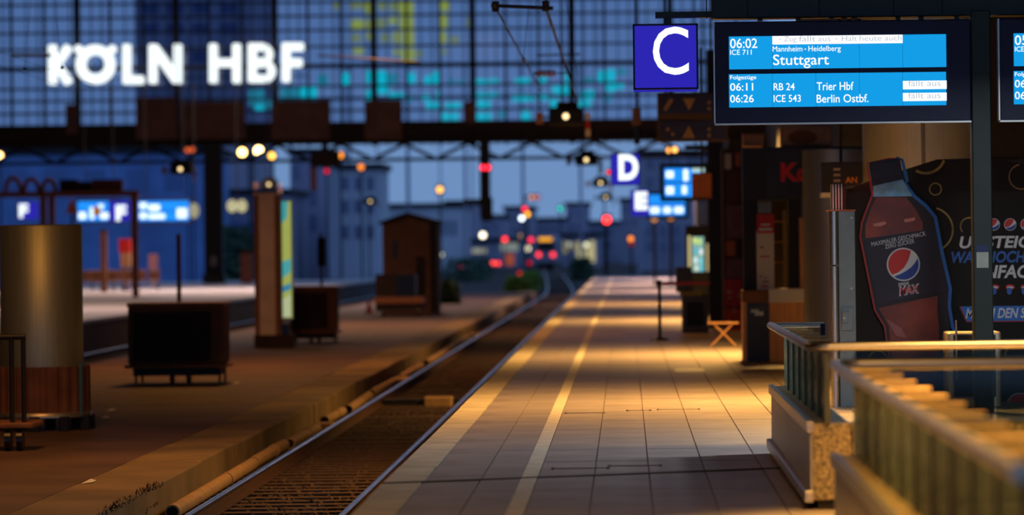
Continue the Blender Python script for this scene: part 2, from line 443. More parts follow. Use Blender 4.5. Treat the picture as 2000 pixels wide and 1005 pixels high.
# station name in big lit letters in front of the glazing
YN = YF-1.2
nm = thing('station_name_sign', 'big glowing white KÖLN HBF letters on the glazed wall', 'sign', P(345, 165, YN))
for ch, xa, ya, xb, yb in (('K', 94, 87, 141, 165), ('Ö', 146, 86, 226, 165), ('L', 239, 86, 281, 164), ('N', 290, 86, 355, 163), ('H', 408, 85, 470, 162), ('B', 484, 84, 538, 161), ('F', 550, 83, 593, 160)):
    if ch == 'Ö':
        b = MB(); c = P(186, 125.5, YN); n = 40; ro, ri = 38.5/S(YN), 19/S(YN)
        ou = [(c.x+ro*math.cos(2*math.pi*i/n), c.z+ro*math.sin(2*math.pi*i/n)) for i in range(n)]
        inn = [(c.x+ri*math.cos(2*math.pi*i/n), c.z+ri*math.sin(2*math.pi*i/n)) for i in range(n)]
        b.loft([[(p[0], y, p[1]) for p in q] for q, y in ((ou, YN), (inn, YN), (inn, YN+.25), (ou, YN+.25), (ou, YN))], True, False, False)
        for px in (153, 219): 
            d = P(px, 96, YN); b.disc((d.x, YN, d.z), 8.5/S(YN), YN+.25, 12)
        b.build('letter', m_neon, nm)
    else:
        b = MB(); w_ = 16.5
        def bar_(x0, y0, x1, y1, w=w_):
            A, B = P(x0, y0, YN), P(x1, y1, YN); d = Vector((B.x-A.x, B.z-A.z)); L_ = d.length; d /= L_; n_ = Vector((-d.y, d.x)); h_ = w/2/S(YN)
            c_ = .3*h_
            pl = [A.xz-n_*(h_-c_)-d*c_*0, A.xz-n_*h_+d*c_, B.xz-n_*h_-d*c_, B.xz-n_*(h_-c_), B.xz+n_*(h_-c_), B.xz+n_*h_-d*c_, A.xz+n_*h_+d*c_, A.xz+n_*(h_-c_)]
            b.prism([(p[0], p[1]) for p in pl], YN, YN+.25)
        l, r_, m_ = xa+w_/2, xb-w_/2, (ya+yb)/2
        if ch in 'KLHBF': bar_(l, ya, l, yb)
        if ch == 'K': bar_(l+4, m_+4, r_+2, ya+3, 17); bar_(l+6, m_-4, r_+2, yb-2, 17)
        if ch == 'L': bar_(l, yb-w_/2, xb, yb-w_/2)
        if ch == 'N': bar_(l, ya, l, yb); bar_(r_, ya, r_, yb); bar_(l, ya+4, r_, yb-4, 19)
        if ch == 'H': bar_(r_, ya, r_, yb); bar_(l, m_-1, r_, m_-1)
        if ch == 'F': bar_(l, ya+w_/2, xb, ya+w_/2); bar_(l, m_+1, xb-3, m_+1, 17)
        if ch == 'B':
            for (y0, y1, xe) in ((ya, m_+6, xb-5), (m_-6, yb, xb)):
                ro = (y1-y0)/2; yc = (y0+y1)/2; ri = ro-15; cx = xe-ro
                ou = [(l, y0)]+[(cx+ro*math.sin(a), yc-ro*math.cos(a)) for a in [math.pi*k/14 for k in range(15)]]+[(l, y1)]
                inn = [(l+4, yc-ri)]+[(cx+ri*math.sin(a), yc-ri*math.cos(a)) for a in [math.pi*k/14 for k in range(15)]]+[(l+4, yc+ri)]
                W_ = lambda q: [(P(x, y, YN).x, P(x, y, YN).z) for x, y in q]
                ou, inn = W_(ou), W_(inn)
                b.loft([[(p[0], y, p[1]) for p in q] for q, y in ((ou, YN), (inn, YN), (inn, YN+.25), (ou, YN+.25), (ou, YN))], True, False, False)
        b.build('letter', m_neon, nm)
b = MB()
for py in (100, 150):
    A, B = P(90, py, YN), P(600, py, YN); b.box(A.x, B.x, YN+.25, YN+.32, (A.z+B.z)/2-.03, (A.z+B.z)/2+.03)
b.build('letter_rail', m_mull, nm)
# ------------------------------------------------------------------ stair balustrades on the right of the platform
m_rung = M('bracket_golden_lit', (225, 190, 130), .45, .55, .1, 6)  # golden lamp light put into the metal colour
def balustrade(label, X, y0, y1, xe, end_far, npost):
    t = thing('stair_balustrade', label, 'balustrade', (X+.14, (y0+y1)/2, 0), 'balustrades of the stairwells')
    zp, zr = 0.58, 1.10; TH = 0.28 if end_far else 0.16
    # granite parapet blocks
    n = npost; L = (y1-y0)/n
    for i in range(n):
        b = MB(); b.box(X+.012, X+TH, y0+L*i+.004, y0+L*(i+1)-.004, 0.06, zp); b.build('parapet_block', m_gran, t, .012)
        b = MB(); b.box(X, X+.012, y0+L*i+.01, y0+L*(i+1)-.006, 0.10, zp-.07); b.build('cladding_panel', m_steel, t)
        b = MB(); b.box(X+.115, X+.13, y0+L*i+.012, y0+L*(i+1)-.012, zp, zr-.03); b.build('glass_pane', m_bglass, t)
        b = MB(); b.box(X+.1, X+.14, y0+L*i-.012, y0+L*i+.012, zp, zr-.05); b.build('baluster', M('baluster_grey', (84, 88, 78), .6), t)
    ye = y0 if end_far else y1-TH
    b = MB(); b.box(X+TH+.002, xe, ye, ye+TH, 0.06, zp if end_far else .3); b.build('end_parapet', m_gran, t, .012)
    b = MB(); b.box(X+.05, xe if end_far else X+TH, y0+.02, y1-.02, 0.0, 0.06); b.build('plinth', m_joint, t)
    b = MB(); b.prismx([(y0-.01, zp-.06), (y1, zp-.06), (y1, zp+.015), (y0-.01, zp+.015)], X-.022, X+.02); b.build('parapet_edge', m_chrome, t, .008)
    b = MB(); b.box(X-.045, X+.02, y0-.01, y1, 0.045, 0.13); b.build('kick_rail', m_chrome, t, .012)
    # handrail: along, then across at the near or far end
    rr = .026 if y0 > 15 else .034
    rr = .03
    corner = y0 if end_far else y1
    pts = [(X, y1, zr), (X, y0+.12, zr), (X+.02, y0+.05, zr), (X+.08, y0, zr), (X+.16, y0-.01, zr), (xe, y0-.01, zr)] if end_far else \
          [(X, y0, zr), (X, y1-.12, zr), (X+.02, y1-.05, zr), (X+.08, y1, zr), (X+.16, y1+.01, zr), (xe, y1+.01, zr)]
    b = MB(); b.tube(pts, rr, 12); b.build('handrail', m_chrome, t)
    for i in range(n):
        yy = y0+L*(i+.55)
        b = MB(); b.cyl((X+.02, yy, zr-.02), (X+.30, yy, zr-.02), .009, n=8); b.build('bracket', m_rung, t)
    if end_far:
        b = MB(); b.cyl((X, y1, zr), (X+.46, y1, zr), .022, n=10); b.build('end_rail', m_chrome, t)
        b = MB(); b.box(X+.43, X+.47, y1-.03, y1+.03, zp, zr+.01); b.build('end_post', m_navy, t)
        b = MB(); b.box(X+TH, X+.48, y1-.2, y1+.05, 0, zp); b.build('end_block', m_gran, t)
    xg = X+.3
    while xg+.95 < xe:                      # glass across the end
        yy = y0 if end_far else y1
        b = MB(); b.box(xg, xg+.94, yy-.006, yy+.006, zp if end_far else .3, zr-.04); b.build('glass_pane', m_eglass, t); xg += .96
    return t
m_eglass = GLASS('clear_glass', (205, 210, 205), 0.05, 0.05)
balustrade('granite and glass stair balustrade further along, steel rail turning across', 1.235, 26.0, 33.0, 6.2, True, 7)
balustrade('blurred nearer stair balustrade with long sloping steel handrail', 1.185, 11.6, 22.1, 5.2, False, 11)

# ------------------------------------------------------------------ departure board, its beam and post, platform letter C
YB1 = 40.5
def R4(x0, y0, x1, y1, Y):
    c = P((x0+x1)/2, (y0+y1)/2, Y); return c.x-(x1-x0)/S(Y)/2, c.x+(x1-x0)/S(Y)/2, c.z-(y1-y0)/S(Y)/2, c.z+(y1-y0)/S(Y)/2
gt = thing('sign_gantry', 'dark green steel gantry post and beam carrying the departure boards', 'gantry', (P(1916, 700, YB1).x, YB1+.2, 0))
xa, xb, _, _ = R4(1898, 200, 1936, 400, YB1)
zb_ = P(1700, 33, YB1).z
b = MB(); b.rbox(xa, xb, YB1-.05, YB1+.2, 0, zb_+.05, .012); b.build('post', m_green, gt)
b = MB(); b.box(P(1390, 20, YB1).x, 9, YB1-.02, YB1+.3, zb_, zb_+.6); b.build('beam', m_green, gt, .01)
b = MB(); b.box(P(1280, 27, YB1).x, P(1392, 27, YB1).x, YB1+.05, YB1+.17, P(1335, 34, YB1).z, P(1335, 22, YB1).z); b.build('arm', m_green, gt)
for px in (1380, 1460, 1600, 1745, 1840):
    b = MB(); q = P(px, 20, YB1); b.box(q.x-.006, q.x+.006, YB1-.03, YB1-.02, zb_, zb_+.6); b.build('beam_joint', m_dark, gt)
for px in (1485, 1560, 1625, 1650, 1670, 1755, 1800, 1870):
    b = MB(); q = P(px, 20, YB1); b.box(q.x-.025, q.x+.025, YB1+.08, YB1+.2, P(px, 39.5, YB1).z, zb_); b.build('hanger', m_tan if px in (1625, 1650, 1670) else m_green, gt)
b = MB(); q = P(1304, 40, YB1); b.box(q.x-.04, q.x+.04, YB1+.06, YB1+.16, P(1304, 48, YB1).z, P(1304, 32, YB1).z); b.build('sign_stub', m_green, gt)
c = P(1919, 504, YB1-.051); b = MB(); b.box(c.x-.063, c.x+.063, YB1-.053, YB1-.049, c.z-.1, c.z+.065); b.build('sticker', M('sticker_pale', (150, 160, 150), .6), gt)
b = MB(); b.box(c.x-.06, c.x+.06, YB1-.053, YB1-.049, c.z+.07, c.z+.14); b.build('sticker', M('sticker_blue', (20, 40, 90), .6), gt)

def board(label, Y, dx, dscr=True):
    x0, x1, z0, z1 = R4(1396, 40, 1896, 239, Y)
    t = thing('departure_board', label, 'departure board', ((x0+x1)/2+dx, Y, z0), 'departure boards on the gantry')
    def sh(b):
        b.v = [(p[0]+dx, p[1], p[2]) for p in b.v]; return b
    b = MB(); b.box(x0, x1, Y, Y+.3, z0, z1); sh(b).build('case', m_navy, t, .012)
    for (a, c_, d, e) in ((x0-.012, x0, z0-.012, z1), ):
        b = MB(); b.box(a, c_+.002, Y-.012, Y+.05, d, e); sh(b).build('trim', m_chrome, t)
    b = MB(); b.box(x0-.012, x1, Y-.012, Y+.05, z0-.014, z0+.004); sh(b).build('trim', m_chrome, t)
    for (ya, yb) in ((69, 133), (142.5, 207.5)):
        for (sa, sb) in ((1424, 1508.5), (1509, 1593.5), (1594, 1678.5), (1679, 1763), (1763.5, 1848)):
            b = MB(); b.pbox(sa, ya+(1636-(sa+sb)/2)*.0113, sb, yb+(1636-(sa+sb)/2)*.0113, Y-.006, .006); sh(b).build('screen', m_scrn, t)
    Yt = Y-.010
    def w(txt, xa, ya, xb, yb, bold=.004, mt=m_scrnw):
        b = MB(); b.text(txt, xa, ya, xb, yb, Yt, .003, bold); sh(b).build('lettering', mt, t)
    def bar(xa, ya, xb, yb):
        b = MB(); b.pbox(xa, ya, xb, yb, Y-.0085, .003); sh(b).build('white_bar', m_scrnw, t)
    bar(1508.5, 69, 1763, 85.5); bar(1763.5, 157.5, 1849, 174); bar(1763.5, 181, 1849, 197)
    if dx == 0:
        w('06:02', 1426, 75, 1479, 94); w('ICE 711', 1426, 97, 1468, 107, .0)
        for (s_, a_, c_, y0_, y1_) in (('-', 1521.5, 1526, 76.3, 77.6), ('Zug', 1531, 1555.5, 71, 84), ('fällt', 1560.5, 1593, 70, 81), ('aus', 1598, 1622, 73.5, 80.6), ('-', 1631, 1636, 75.3, 76.6), ('Halt', 1644, 1674, 70, 80), ('heute', 1679, 1722, 69, 79.6), ('auch', 1728, 1761, 68.5, 79)):
            w(s_, a_, y0_, c_, y1_, -.004, m_scrng)
        w('Mannheim', 1509, 90, 1567, 100.5, .0); w('-', 1571, 95.2, 1574.5, 96.6, .0); w('Heidelberg', 1579, 89.3, 1642, 103, .0); w('Stuttgart', 1510, 106, 1619, 133, .004)
        w('Folgezüge', 1426, 147, 1477, 157, .006)
        w('06:11', 1426, 162, 1471, 177); w('06:26', 1426, 185, 1472, 200)
        w('RB 24', 1511, 162, 1552, 176, .004); w('ICE 543', 1511, 185, 1564, 199, .002)
        w('Trier Hbf', 1595, 160, 1667, 176, .004); w('Berlin Ostbf.', 1595, 184, 1696, 200, .004)
        w('fällt aus', 1774, 156.5, 1837, 168, -.004, m_scrng); w('fällt aus', 1774, 180, 1837, 192, -.004, m_scrng)
    else:
        w('05', 1426, 75, 1451, 94); w('ICE', 1426, 97, 1444, 107, .004); w('Folgezüge', 1426, 147, 1477, 157, .006)
        w('06', 1426, 162, 1447, 177); w('06', 1426, 185, 1447, 200)
    return t
board('lit cyan departure board showing Stuttgart train cancelled', YB1-.15, 0)
board('second departure board right of the green gantry post, mostly cut off', YB1-.15, (1952-1396)/S(YB1-.15))

def letter_cube(label, ch, rect, lrect, Y, bold, depth=.69, glow=m_cblue):
    x0, x1, z0, z1 = R4(*rect, Y)
    t = thing('platform_section_sign', label, 'sign', ((x0+x1)/2, Y+depth/2, z0), 'blue lit platform section signs')
    b = MB(); b.box(x0, x1, Y, Y+depth, z0, z1); b.build('light_box', glow, t)
    for (a, c_) in ((x0, x0+.012), (x1-.012, x1)):
        b = MB(); b.box(a-.004, c_+.004, Y-.006, Y+.02, z0, z1); b.build('frame', m_navy, t)
    for (a, c_) in ((z0, z0+.012), (z1-.012, z1)):
        b = MB(); b.box(x0, x1, Y-.006, Y+.02, a-.004, c_+.004); b.build('frame', m_navy, t)
    b = MB(); b.text(ch, *lrect, Y-.01, .008, bold); b.build('letter', m_neon, t)
    return t
letter_cube('nearest and sharpest square blue lit sign with white letter C', 'C', (1237, 47, 1363, 174), (1275, 52, 1345, 146), YB1, .004)
letter_cube('blurred blue lit sign with white letter D', 'D', (1193, 300, 1250, 361), (1208, 301, 1247, 352), 86, .05)
letter_cube('small distant blue lit sign with white letter E', 'E', (1232, 370, 1268, 422), (1240, 374, 1265, 410), 122, .07)
for (ch, rect, lr, Y, lab) in (('F', (212, 392, 250, 432), (226, 400, 247, 431), 176, 'blue lit letter F sign in front of a left blue board'),
                               ('F', (36, 394, 70, 428), (37, 398, 55, 425), 178, 'blue lit letter F sign above the steel drum at left edge')):
    letter_cube(lab, ch, rect, lr, Y, .05)
def rod(t, px, py, Y, z1, r=.02):
    q = P(px, py, Y); b = MB(); b.cyl((q.x, Y+.3, q.z), (q.x, Y+.3, z1), r, n=6); b.build('hanger_rod', m_dark, t)
def far_board(label, rect, Y, cells, rods=True):
    x0, x1, z0, z1 = R4(*rect, Y); m = .12
    t = thing('departure_board', label, 'departure board', ((x0+x1)/2, Y, z0-m), 'blurred departure boards in the distance')
    b = MB(); b.box(x0-m, x1+m, Y, Y+.3, z0-m, z1+m); b.build('case', m_navy, t)
    zm = (z0+z1)/2
    for a, c_ in ((z0, zm-.02), (zm+.02, z1)):
        b = MB(); b.box(x0, x1, Y-.01, Y+.01, a, c_); b.build('screen', E('screen_blue_far', (30, 136, 240), 1.3), t)
    for (fx, fz, fw, fh) in cells:
        b = MB(); xx = x0+(x1-x0)*fx; zz = z0+(z1-z0)*fz; b.box(xx, xx+(x1-x0)*fw, Y-.02, Y-.011, zz, zz+(z1-z0)*fh); b.build('text_row', E('row_white', (220, 242, 255), 1.6), t)
    if rods: rod(t, rect[0]+12, rect[1], Y, 9.5); rod(t, rect[2]-12, rect[1], Y, 9.5)
    return t
t = far_board('distant lit blue board with orange patch, beside letter F', (152, 393, 232, 431), 180, ((.02, .1, .18, .35), (.3, .1, .1, .6), (.55, .1, .3, .32), (.5, .6, .12, .25)))
b = MB(); b.pbox(182, 403, 195, 421, 179.9, .06); b.build('orange_patch', E('patch_orange', (176, 104, 30), .8), t)
far_board('distant lit blue board right of letter F, white text rows', (271, 392, 369, 431), 180, ((.02, .62, .14, .3), (.2, .5, .22, .32), (.02, .12, .14, .3), (.2, .1, .32, .25), (.76, .12, .2, .5)))
far_board('small lit blue board between sign D and the orange box', (1298, 328, 1372, 384), 104, ((.04, .66, .2, .24), (.04, .1, .2, .26), (.5, .55, .12, .4), (.46, .1, .12, .28)))
far_board('farthest small blue board below, right of letter E', (1268, 380, 1338, 420), 139, ((.03, .1, .25, .3), (.4, .1, .2, .3), (.7, .1, .25, .3)), False)
# ------------------------------------------------------------------ drinks kiosk with printed bottle board, grey cabinet
YK = 43.0
kz = 0.0
tk_ = thing('drinks_kiosk', 'black drinks kiosk with a printed bottle advert and German slogan', 'kiosk', (P(1830, 600, YK).x, YK+.6, 0))
m_pblk = M('advert_black', (7, 7, 10), .75, 0, .15, 3)
xK0, xK1 = P(1630, 600, YK).x, P(2000, 600, YK).x+2.2
b = MB(); b.box(xK0+.05, xK1, YK+.08, YK+1.3, 0.02, 2.35); b.build('body', m_black, tk_)
pan = [(1626, 378), (1700, 352), (1830, 311), (1936, 308), (2010, 322), (2300, 322), (2300, 690), (1965, 690), (1945, 655), (1880, 650), (1855, 675), (1840, 800), (1650, 800), (1626, 800)]
b = MB(); b.ppoly(pan, YK, .07); b.build('advert_panel', m_pblk, tk_)
x0, x1, z0, z1 = R4(1622, 360, 1650, 412, YK); b = MB(); b.box(x0, x1, YK-.25, YK, z0, z1); b.build('panel_return', m_pblk, tk_)
for i in range(4):
    xx = x0+(x1-x0)*(i+.3)/5; b = MB(); b.box(xx, xx+.012, YK-.254, YK-.25, z0, z1); b.build('return_stripe', m_steel, tk_)
Yb = YK-.05
def pp(name, pts, mat, dy, th=.006, parent=None):
    b = MB(); b.ppoly(pts, Yb+dy, th); return b.build(name, mat, parent or bt)
body_l = [(1705, 383), (1694, 405), (1683, 435), (1680, 462), (1694, 531), (1709, 606), (1728, 637), (1732, 669), (1738, 705), (1745, 790)]
body_r = [(1784, 384), (1806, 404), (1824, 426), (1836, 489), (1852, 565), (1851, 598), (1856, 640), (1850, 690), (1846, 790)]
cap = [(1697, 321), (1700, 316), (1752, 309), (1758, 313), (1765, 348), (1704, 362)]
out = [(1703, 362)] + body_l + body_r[::-1] + [(1766, 349)]
m_bot = M('bottle_dark_print', (26, 16, 20), .5, 0, .2, 3)
m_liq = M('bottle_cola_print', (124, 54, 40), .45, 0, .5, 2.0)
m_neck = M('bottle_neck_print', (110, 176, 222), .45, 0, .25, 9)
m_lab = M('bottle_label_print', (24, 24, 46), .5, 0, .35, 1.6)
m_gred = M('print_red', (196, 40, 36), .5, 0, .05); m_gblue = M('print_blue', (34, 98, 190), .5, 0, .08); m_gwhite = M('print_white', (205, 220, 228), .5, 0, .05)
m_gred2 = M('outline_red', (150, 36, 40), .5, 0, .1); m_gblue2 = M('outline_blue', (30, 110, 200), .5, 0, .1)
m_gdblue = M('globe_blue', (30, 66, 160), .5, 0, .05); m_gold = M('bubble_gold', (150, 130, 50), .5, 0, .5, 4)
b = MB(); b.ppoly(out, Yb, .05); bt = b.build('bottle_cutout', m_bot, tk_)
pp('bottle_cap', cap, M('cap_print', (20, 24, 36), .4, 0, .3, 20, 0, None, (14, 1, 1)), -.012, .06)
for i in range(11):
    f = i/10; xa = 1703+f*50; ya = 322-f*7
    pp('cap_ridge', [(xa, ya), (xa+2, ya-.3), (xa+5.4, ya+26), (xa+3.4, ya+26.3)], M('cap_ridge_print', (38, 44, 60), .4), -.016, .004)
pp('bottle_neck', [(1705, 363), (1763, 350), (1782, 383), (1706, 384)], m_neck, -.008)
pp('cola', [(1712, 385), (1770, 385), (1788, 408), (1802, 434), (1803, 455), (1690, 465), (1690, 440), (1700, 408)], m_liq, -.006)
pp('cola', [(1716, 601), (1832, 577), (1830, 600), (1834, 640), (1832, 700), (1828, 788), (1754, 788), (1744, 705), (1736, 637)], m_liq, -.006)
pp('cola_highlight', [(1705, 437), (1728, 432), (1732, 436), (1722, 441), (1708, 442)], M('highlight_print', (196, 130, 116), .5), -.009, .003)
pp('cola_highlight', [(1765, 428), (1788, 424), (1786, 431), (1768, 434)], M('highlight_print', (196, 130, 116), .5), -.009, .003)
pp('cola_highlight', [(1731, 622), (1760, 640), (1772, 660), (1750, 655)], M('cola_glint_print', (150, 92, 90), .5), -.009, .003)
pp('bottle_label', [(1687, 466), (1826, 446), (1836, 500), (1848, 566), (1714, 594), (1702, 540)], m_lab, -.009)
def ribbon(pts, w):
    L, Rr = [], []
    for i, p in enumerate(pts):
        q0 = pts[max(i-1, 0)]; q1 = pts[min(i+1, len(pts)-1)]
        dx, dy = q1[0]-q0[0], q1[1]-q0[1]; n = math.hypot(dx, dy); L.append((p[0]-dy/n*w, p[1]+dx/n*w)); Rr.append((p[0]+dy/n*w, p[1]-dx/n*w))
    return L, Rr
def rib(name, pts, w, mat, dy, th=.006):
    L, Rr = ribbon(pts, w); b = MB(); Y = Yb+dy
    rings = []
    for a, c_ in zip(L, Rr):
        A, B = P(*a, Y), P(*c_, Y); rings.append([(A.x, Y, A.z), (B.x, Y, B.z), (B.x, Y+th, B.z), (A.x, Y+th, A.z)])
    b.loft(rings, True); b.build(name, mat, bt)
rib('red_outline', [(1758, 310), (1735, 310), (1694, 319), (1698, 345), (1704, 380)] + body_l[1:9], 1.8, m_gred2, -.003)
rib('blue_outline', [(1750, 308), (1762, 312), (1772, 354), (1768, 358), (1786, 383), (1809, 402), (1827, 424), (1839, 488), (1856, 563), (1854, 598), (1861, 640), (1870, 651)], 3.2, m_gblue2, -.003)
def txt(s_, xa, ya, xb, yb, Y, mat, bold=.02, shear=0, rot=0, parent=None, name='lettering'):
    b = MB(); b.text(s_, xa, ya, xb, yb, Y, .003, bold, shear, rot); return b.build(name, mat, parent or bt)
Yl = Yb-.013
txt('MAXIMALER GESCHMACK', 1701, 462, 1809, 470.5, Yl, m_gwhite, .0, 0, .19)
txt('ZERO ZUCKER', 1728, 471.5, 1786, 480, Yl, m_gwhite, .0, 0, .19)
def globe(c, R, Y, parent, rot=0.0):
    def q(pts): 
        cr, sr = math.cos(rot), math.sin(rot)
        return [(c.x+R*(x*cr-z*sr), c.z+R*(x*sr+z*cr)) for x, z in pts]
    arc = lambda a0, a1, n=14, r=.92: [(r*math.cos(math.radians(a0+(a1-a0)*i/n)), r*math.sin(math.radians(a0+(a1-a0)*i/n))) for i in range(n+1)]
    b = MB(); b.prism(q(arc(0, 345, 30, 1.0)), Y, Y+.004); g_ = b.build('globe_emblem', m_gwhite, parent)
    b = MB(); b.prism(q(arc(60, 222) + [(-.35, -.50), (.03, -.2), (.25, .15), (.36, .42)]), Y-.003, Y); b.build('emblem_red', m_gred, g_)
    b = MB(); b.prism(q(arc(232, 382) + [(.68, .07), (.45, -.18), (.16, -.39), (-.2, -.58)]), Y-.003, Y); b.build('emblem_blue', m_gdblue, g_)
globe(P(1764.5, 516, Yl), 32.5/S(Yl), Yl, bt)
txt('pepsi', 1755, 549, 1775, 559, Yl, m_gwhite, .01, 0, .1)
txt('MAX', 1755, 556, 1797, 575, Yl+.003, m_gwhite, .06, .25, .14)
txt('MAX', 1757, 558, 1795, 573, Yl, m_gred, .01, .25, .14)
def bub(px, py, r, w=3.0, a0=0, a1=360):
    n = 28; pts = []
    for i in range(n+1):
        a = math.radians(a0+(a1-a0)*i/n); pts.append((px+r*math.cos(a), py+r*math.sin(a)))
    L, Rr = ribbon(pts, w/2); b = MB(); Y = YK-.006; rings = []
    for a, c_ in zip(L, Rr):
        A, B = P(*a, Y), P(*c_, Y); rings.append([(A.x, Y, A.z), (B.x, Y, B.z), (B.x, Y+.005, B.z), (A.x, Y+.005, A.z)])
    b.loft(rings, True); b.build('printed_bubble', m_gold, tk_)
bub(1827, 369, 11.5, 2.2); bub(1818, 448, 43, 3.4, -75, 60); bub(1808, 300, 38, 5, 20, 120); bub(1893, 442, 17, 3, 140, 300); bub(1995, 345, 24, 2.5, 60, 260); bub(1985, 695, 22, 2, 180, 360); bub(1715, 703, 18, 1.5, 190, 350)
Ys = YK-.006
txt('UMSTEIGEN', 1874, 460, 2060, 484, Ys, m_gwhite, .03, .2, 0, tk_)
txt('WAR NOCH', 1858, 490, 2004, 513, Ys, m_gblue, .03, .2, 0, tk_)
txt('EINFACH', 1897, 517, 2035, 543, Ys, m_gwhite, .03, .2, 0, tk_)
x0, x1, z0, z1 = R4(1880, 597, 2060, 626, Ys); b = MB(); b.prism([(x0-.02, z1), (x1, z1), (x1, z0), (x0+.05, z0)], Ys-.002, Ys+.004); sb = b.build('blue_banner', m_gblue2, tk_)
b = MB(); b.prism([(x0-.035, z1), (x0-.02, z1), (x0+.05, z0), (x1, z0), (x1, z0-.012), (x0+.04, z0-.012)], Ys-.002, Ys+.004); b.build('red_edge', m_gred2, sb)
txt('MACH DEN S', 1886, 601, 2004, 621, Ys-.006, m_gwhite, .025, .25, 0, tk_)
for px in (1941, 1973, 2005): globe(P(px, 438, Ys), 12/S(Ys), Ys, tk_, -.2)
for px in (1943, 1973, 2002):
    c = P(px, 563, Ys); r = 9/S(Ys)
    b = MB(); b.disc((c.x, Ys, c.z+r*.3), r*.6, Ys+.004, 14, r); lp_ = b.build('printed_lips', m_gred, tk_)
    b = MB(); b.disc((c.x, Ys-.003, c.z+r*.25), r*.22, Ys, 12, r*.7); b.build('teeth', m_gwhite, lp_)
    b = MB(); b.disc((c.x-.01, Ys-.004, c.z-r*.55), r*.8, Ys, 14, r*.55); b.build('tongue', m_gblue, lp_)
globe(P(1992, 793, YK+.06), 27/S(YK), YK+.06, tk_)
# steel machine edge below the board
t = thing('steel_locker', 'stainless steel locker behind the gantry post, under the advert', 'locker', (P(1900, 800, 41.6).x, 41.8, 0))
x0, x1, z0, z1 = R4(1852, 648, 1956, 830, 41.6)
b = MB(); b.rbox(x0, x1, 41.6, 42.3, 0.0, z1, .03); b.build('body', m_steel, t)
b = MB(); b.box(x0+.06, x1-.06, 41.585, 41.6, .12, z1-.03); b.build('door', m_green, t)
b = MB(); b.cyl((x0+.09, 41.57, 0.3), (x0+.09, 41.57, .95), .012, n=8); b.build('handle', m_chrome, t)
# grey cabinet
YC = 42.2
t = thing('grey_cabinet', 'grey steel cabinet with lock plate left of the bottle advert', 'cabinet', (P(1645, 700, YC).x, YC+.2, 0))
x0, x1, z0, z1 = R4(1621, 412, 1671, 700, YC)
b = MB(); b.box(x0+.10, x1, YC, YC+.5, 0, z1); b.build('body', m_grey, t, .006)
b = MB(); b.cyl((x0+.05, YC+.04, 0), (x0+.05, YC+.04, P(1630, 520, YC).z), .05, n=16); b.build('corner_tube', m_chrome, t)
b = MB(); b.cyl((x0+.05, YC+.04, P(1630, 517, YC).z), (x0+.05, YC+.04, z1), .05, n=16); b.build('corner_tube', m_chrome, t)
xa, xb, za, zb2 = R4(1643, 600, 1666, 645, YC); b = MB(); b.box(xa, xb, YC-.02, YC, za, zb2); pl_ = b.build('lock_plate', m_grey, t, .006)
xa, xb, za, zb2 = R4(1645, 608, 1656, 630, YC); b = MB(); b.box(xa, xb, YC-.045, YC-.02, za, zb2); b.build('lock', m_grey, pl_, .004)
q = P(1649, 621, YC-.05); b = MB(); b.disc((q.x, YC-.05, q.z), .012, YC-.04, 10); b.build('keyhole', m_chrome, pl_)
for py in (425, 563):
    q = P(1663, py, YC); b = MB(); b.disc((q.x, YC-.01, q.z), .012, YC, 10); b.build('rivet', m_steel, t)
b = MB(); b.box(x0-.01, x1+.01, YC-.02, YC+.5, z1, z1+.015); b.build('top_edge', m_orange, t)

# columns behind the kiosk
def column(label, x0, x1, Y, ztop, seam=None):
    c = P((x0+x1)/2, 400, Y); r = (x1-x0)/S(Y)/2
    t = thing('steel_column', label, 'column', (c.x, Y, 0), 'round steel clad columns')
    b = MB(); b.lathe((c.x, Y, 0), [(r, 0), (r, ztop)], 48); b.build('cladding', M('column_cladding', (190, 194, 186), .48, .5, .1, 3, 0, None, (30, 30, .5)), t)
    if seam:
        q = P(seam, 280, Y-r); b = MB(); b.box(q.x-.02, q.x-.008, Y-r-.008, Y-r+.1, .1, ztop); b.build('seam_strip', m_joint, t)
        b = MB(); b.box(q.x+.008, q.x+.02, Y-r-.008, Y-r+.1, .1, ztop); b.build('seam_strip', m_dark, t)
    b = MB(); b.lathe((c.x, Y, 0), [(r+.02, 0), (r+.02, .12)], 48); b.build('base_ring', m_chrome, t)
    return t
column('wide steel clad column rising behind the bottle advert', 1686, 1925, 50, 7.0, 1803)
column('golden lit steel clad column between the snack stand and grey cabinet', 1568, 1700, 57, 3.18)
x0, x1, z0, z1 = R4(1604, 316, 1655, 385, 50)
t = thing('menu_cube', 'small dark hanging menu box with orange letters beside the cabinet', 'sign', ((x0+x1)/2, 50, z0))
b = MB(); b.box(x0, x1+.3, 50, 50.45, z0+.06, z1); b.build('box', M('menu_dark', (28, 22, 30), .5), t)
b = MB(); b.box(x0, x1+.3, 50.0, 50.45, z0, z0+.06); b.build('light_edge', m_white, t)
txt('AN', 1651, 345, 1674, 357, 49.99, M('print_orange', (220, 130, 30), .5), .02, 0, 0, t)
for i, s_ in enumerate((328, 339, 350)):
    b = MB(); b.pbox(1628, s_, 1641, s_+5, 49.995, .006); b.build('menu_line', M('menu_text', (150, 140, 140), .5), t)
b = MB(); b.cyl(((x0+x1)/2+.1, 50.2, z1), ((x0+x1)/2+.1, 50.2, 5.2), .02, n=6); b.build('hanger_rod', m_dark, t)

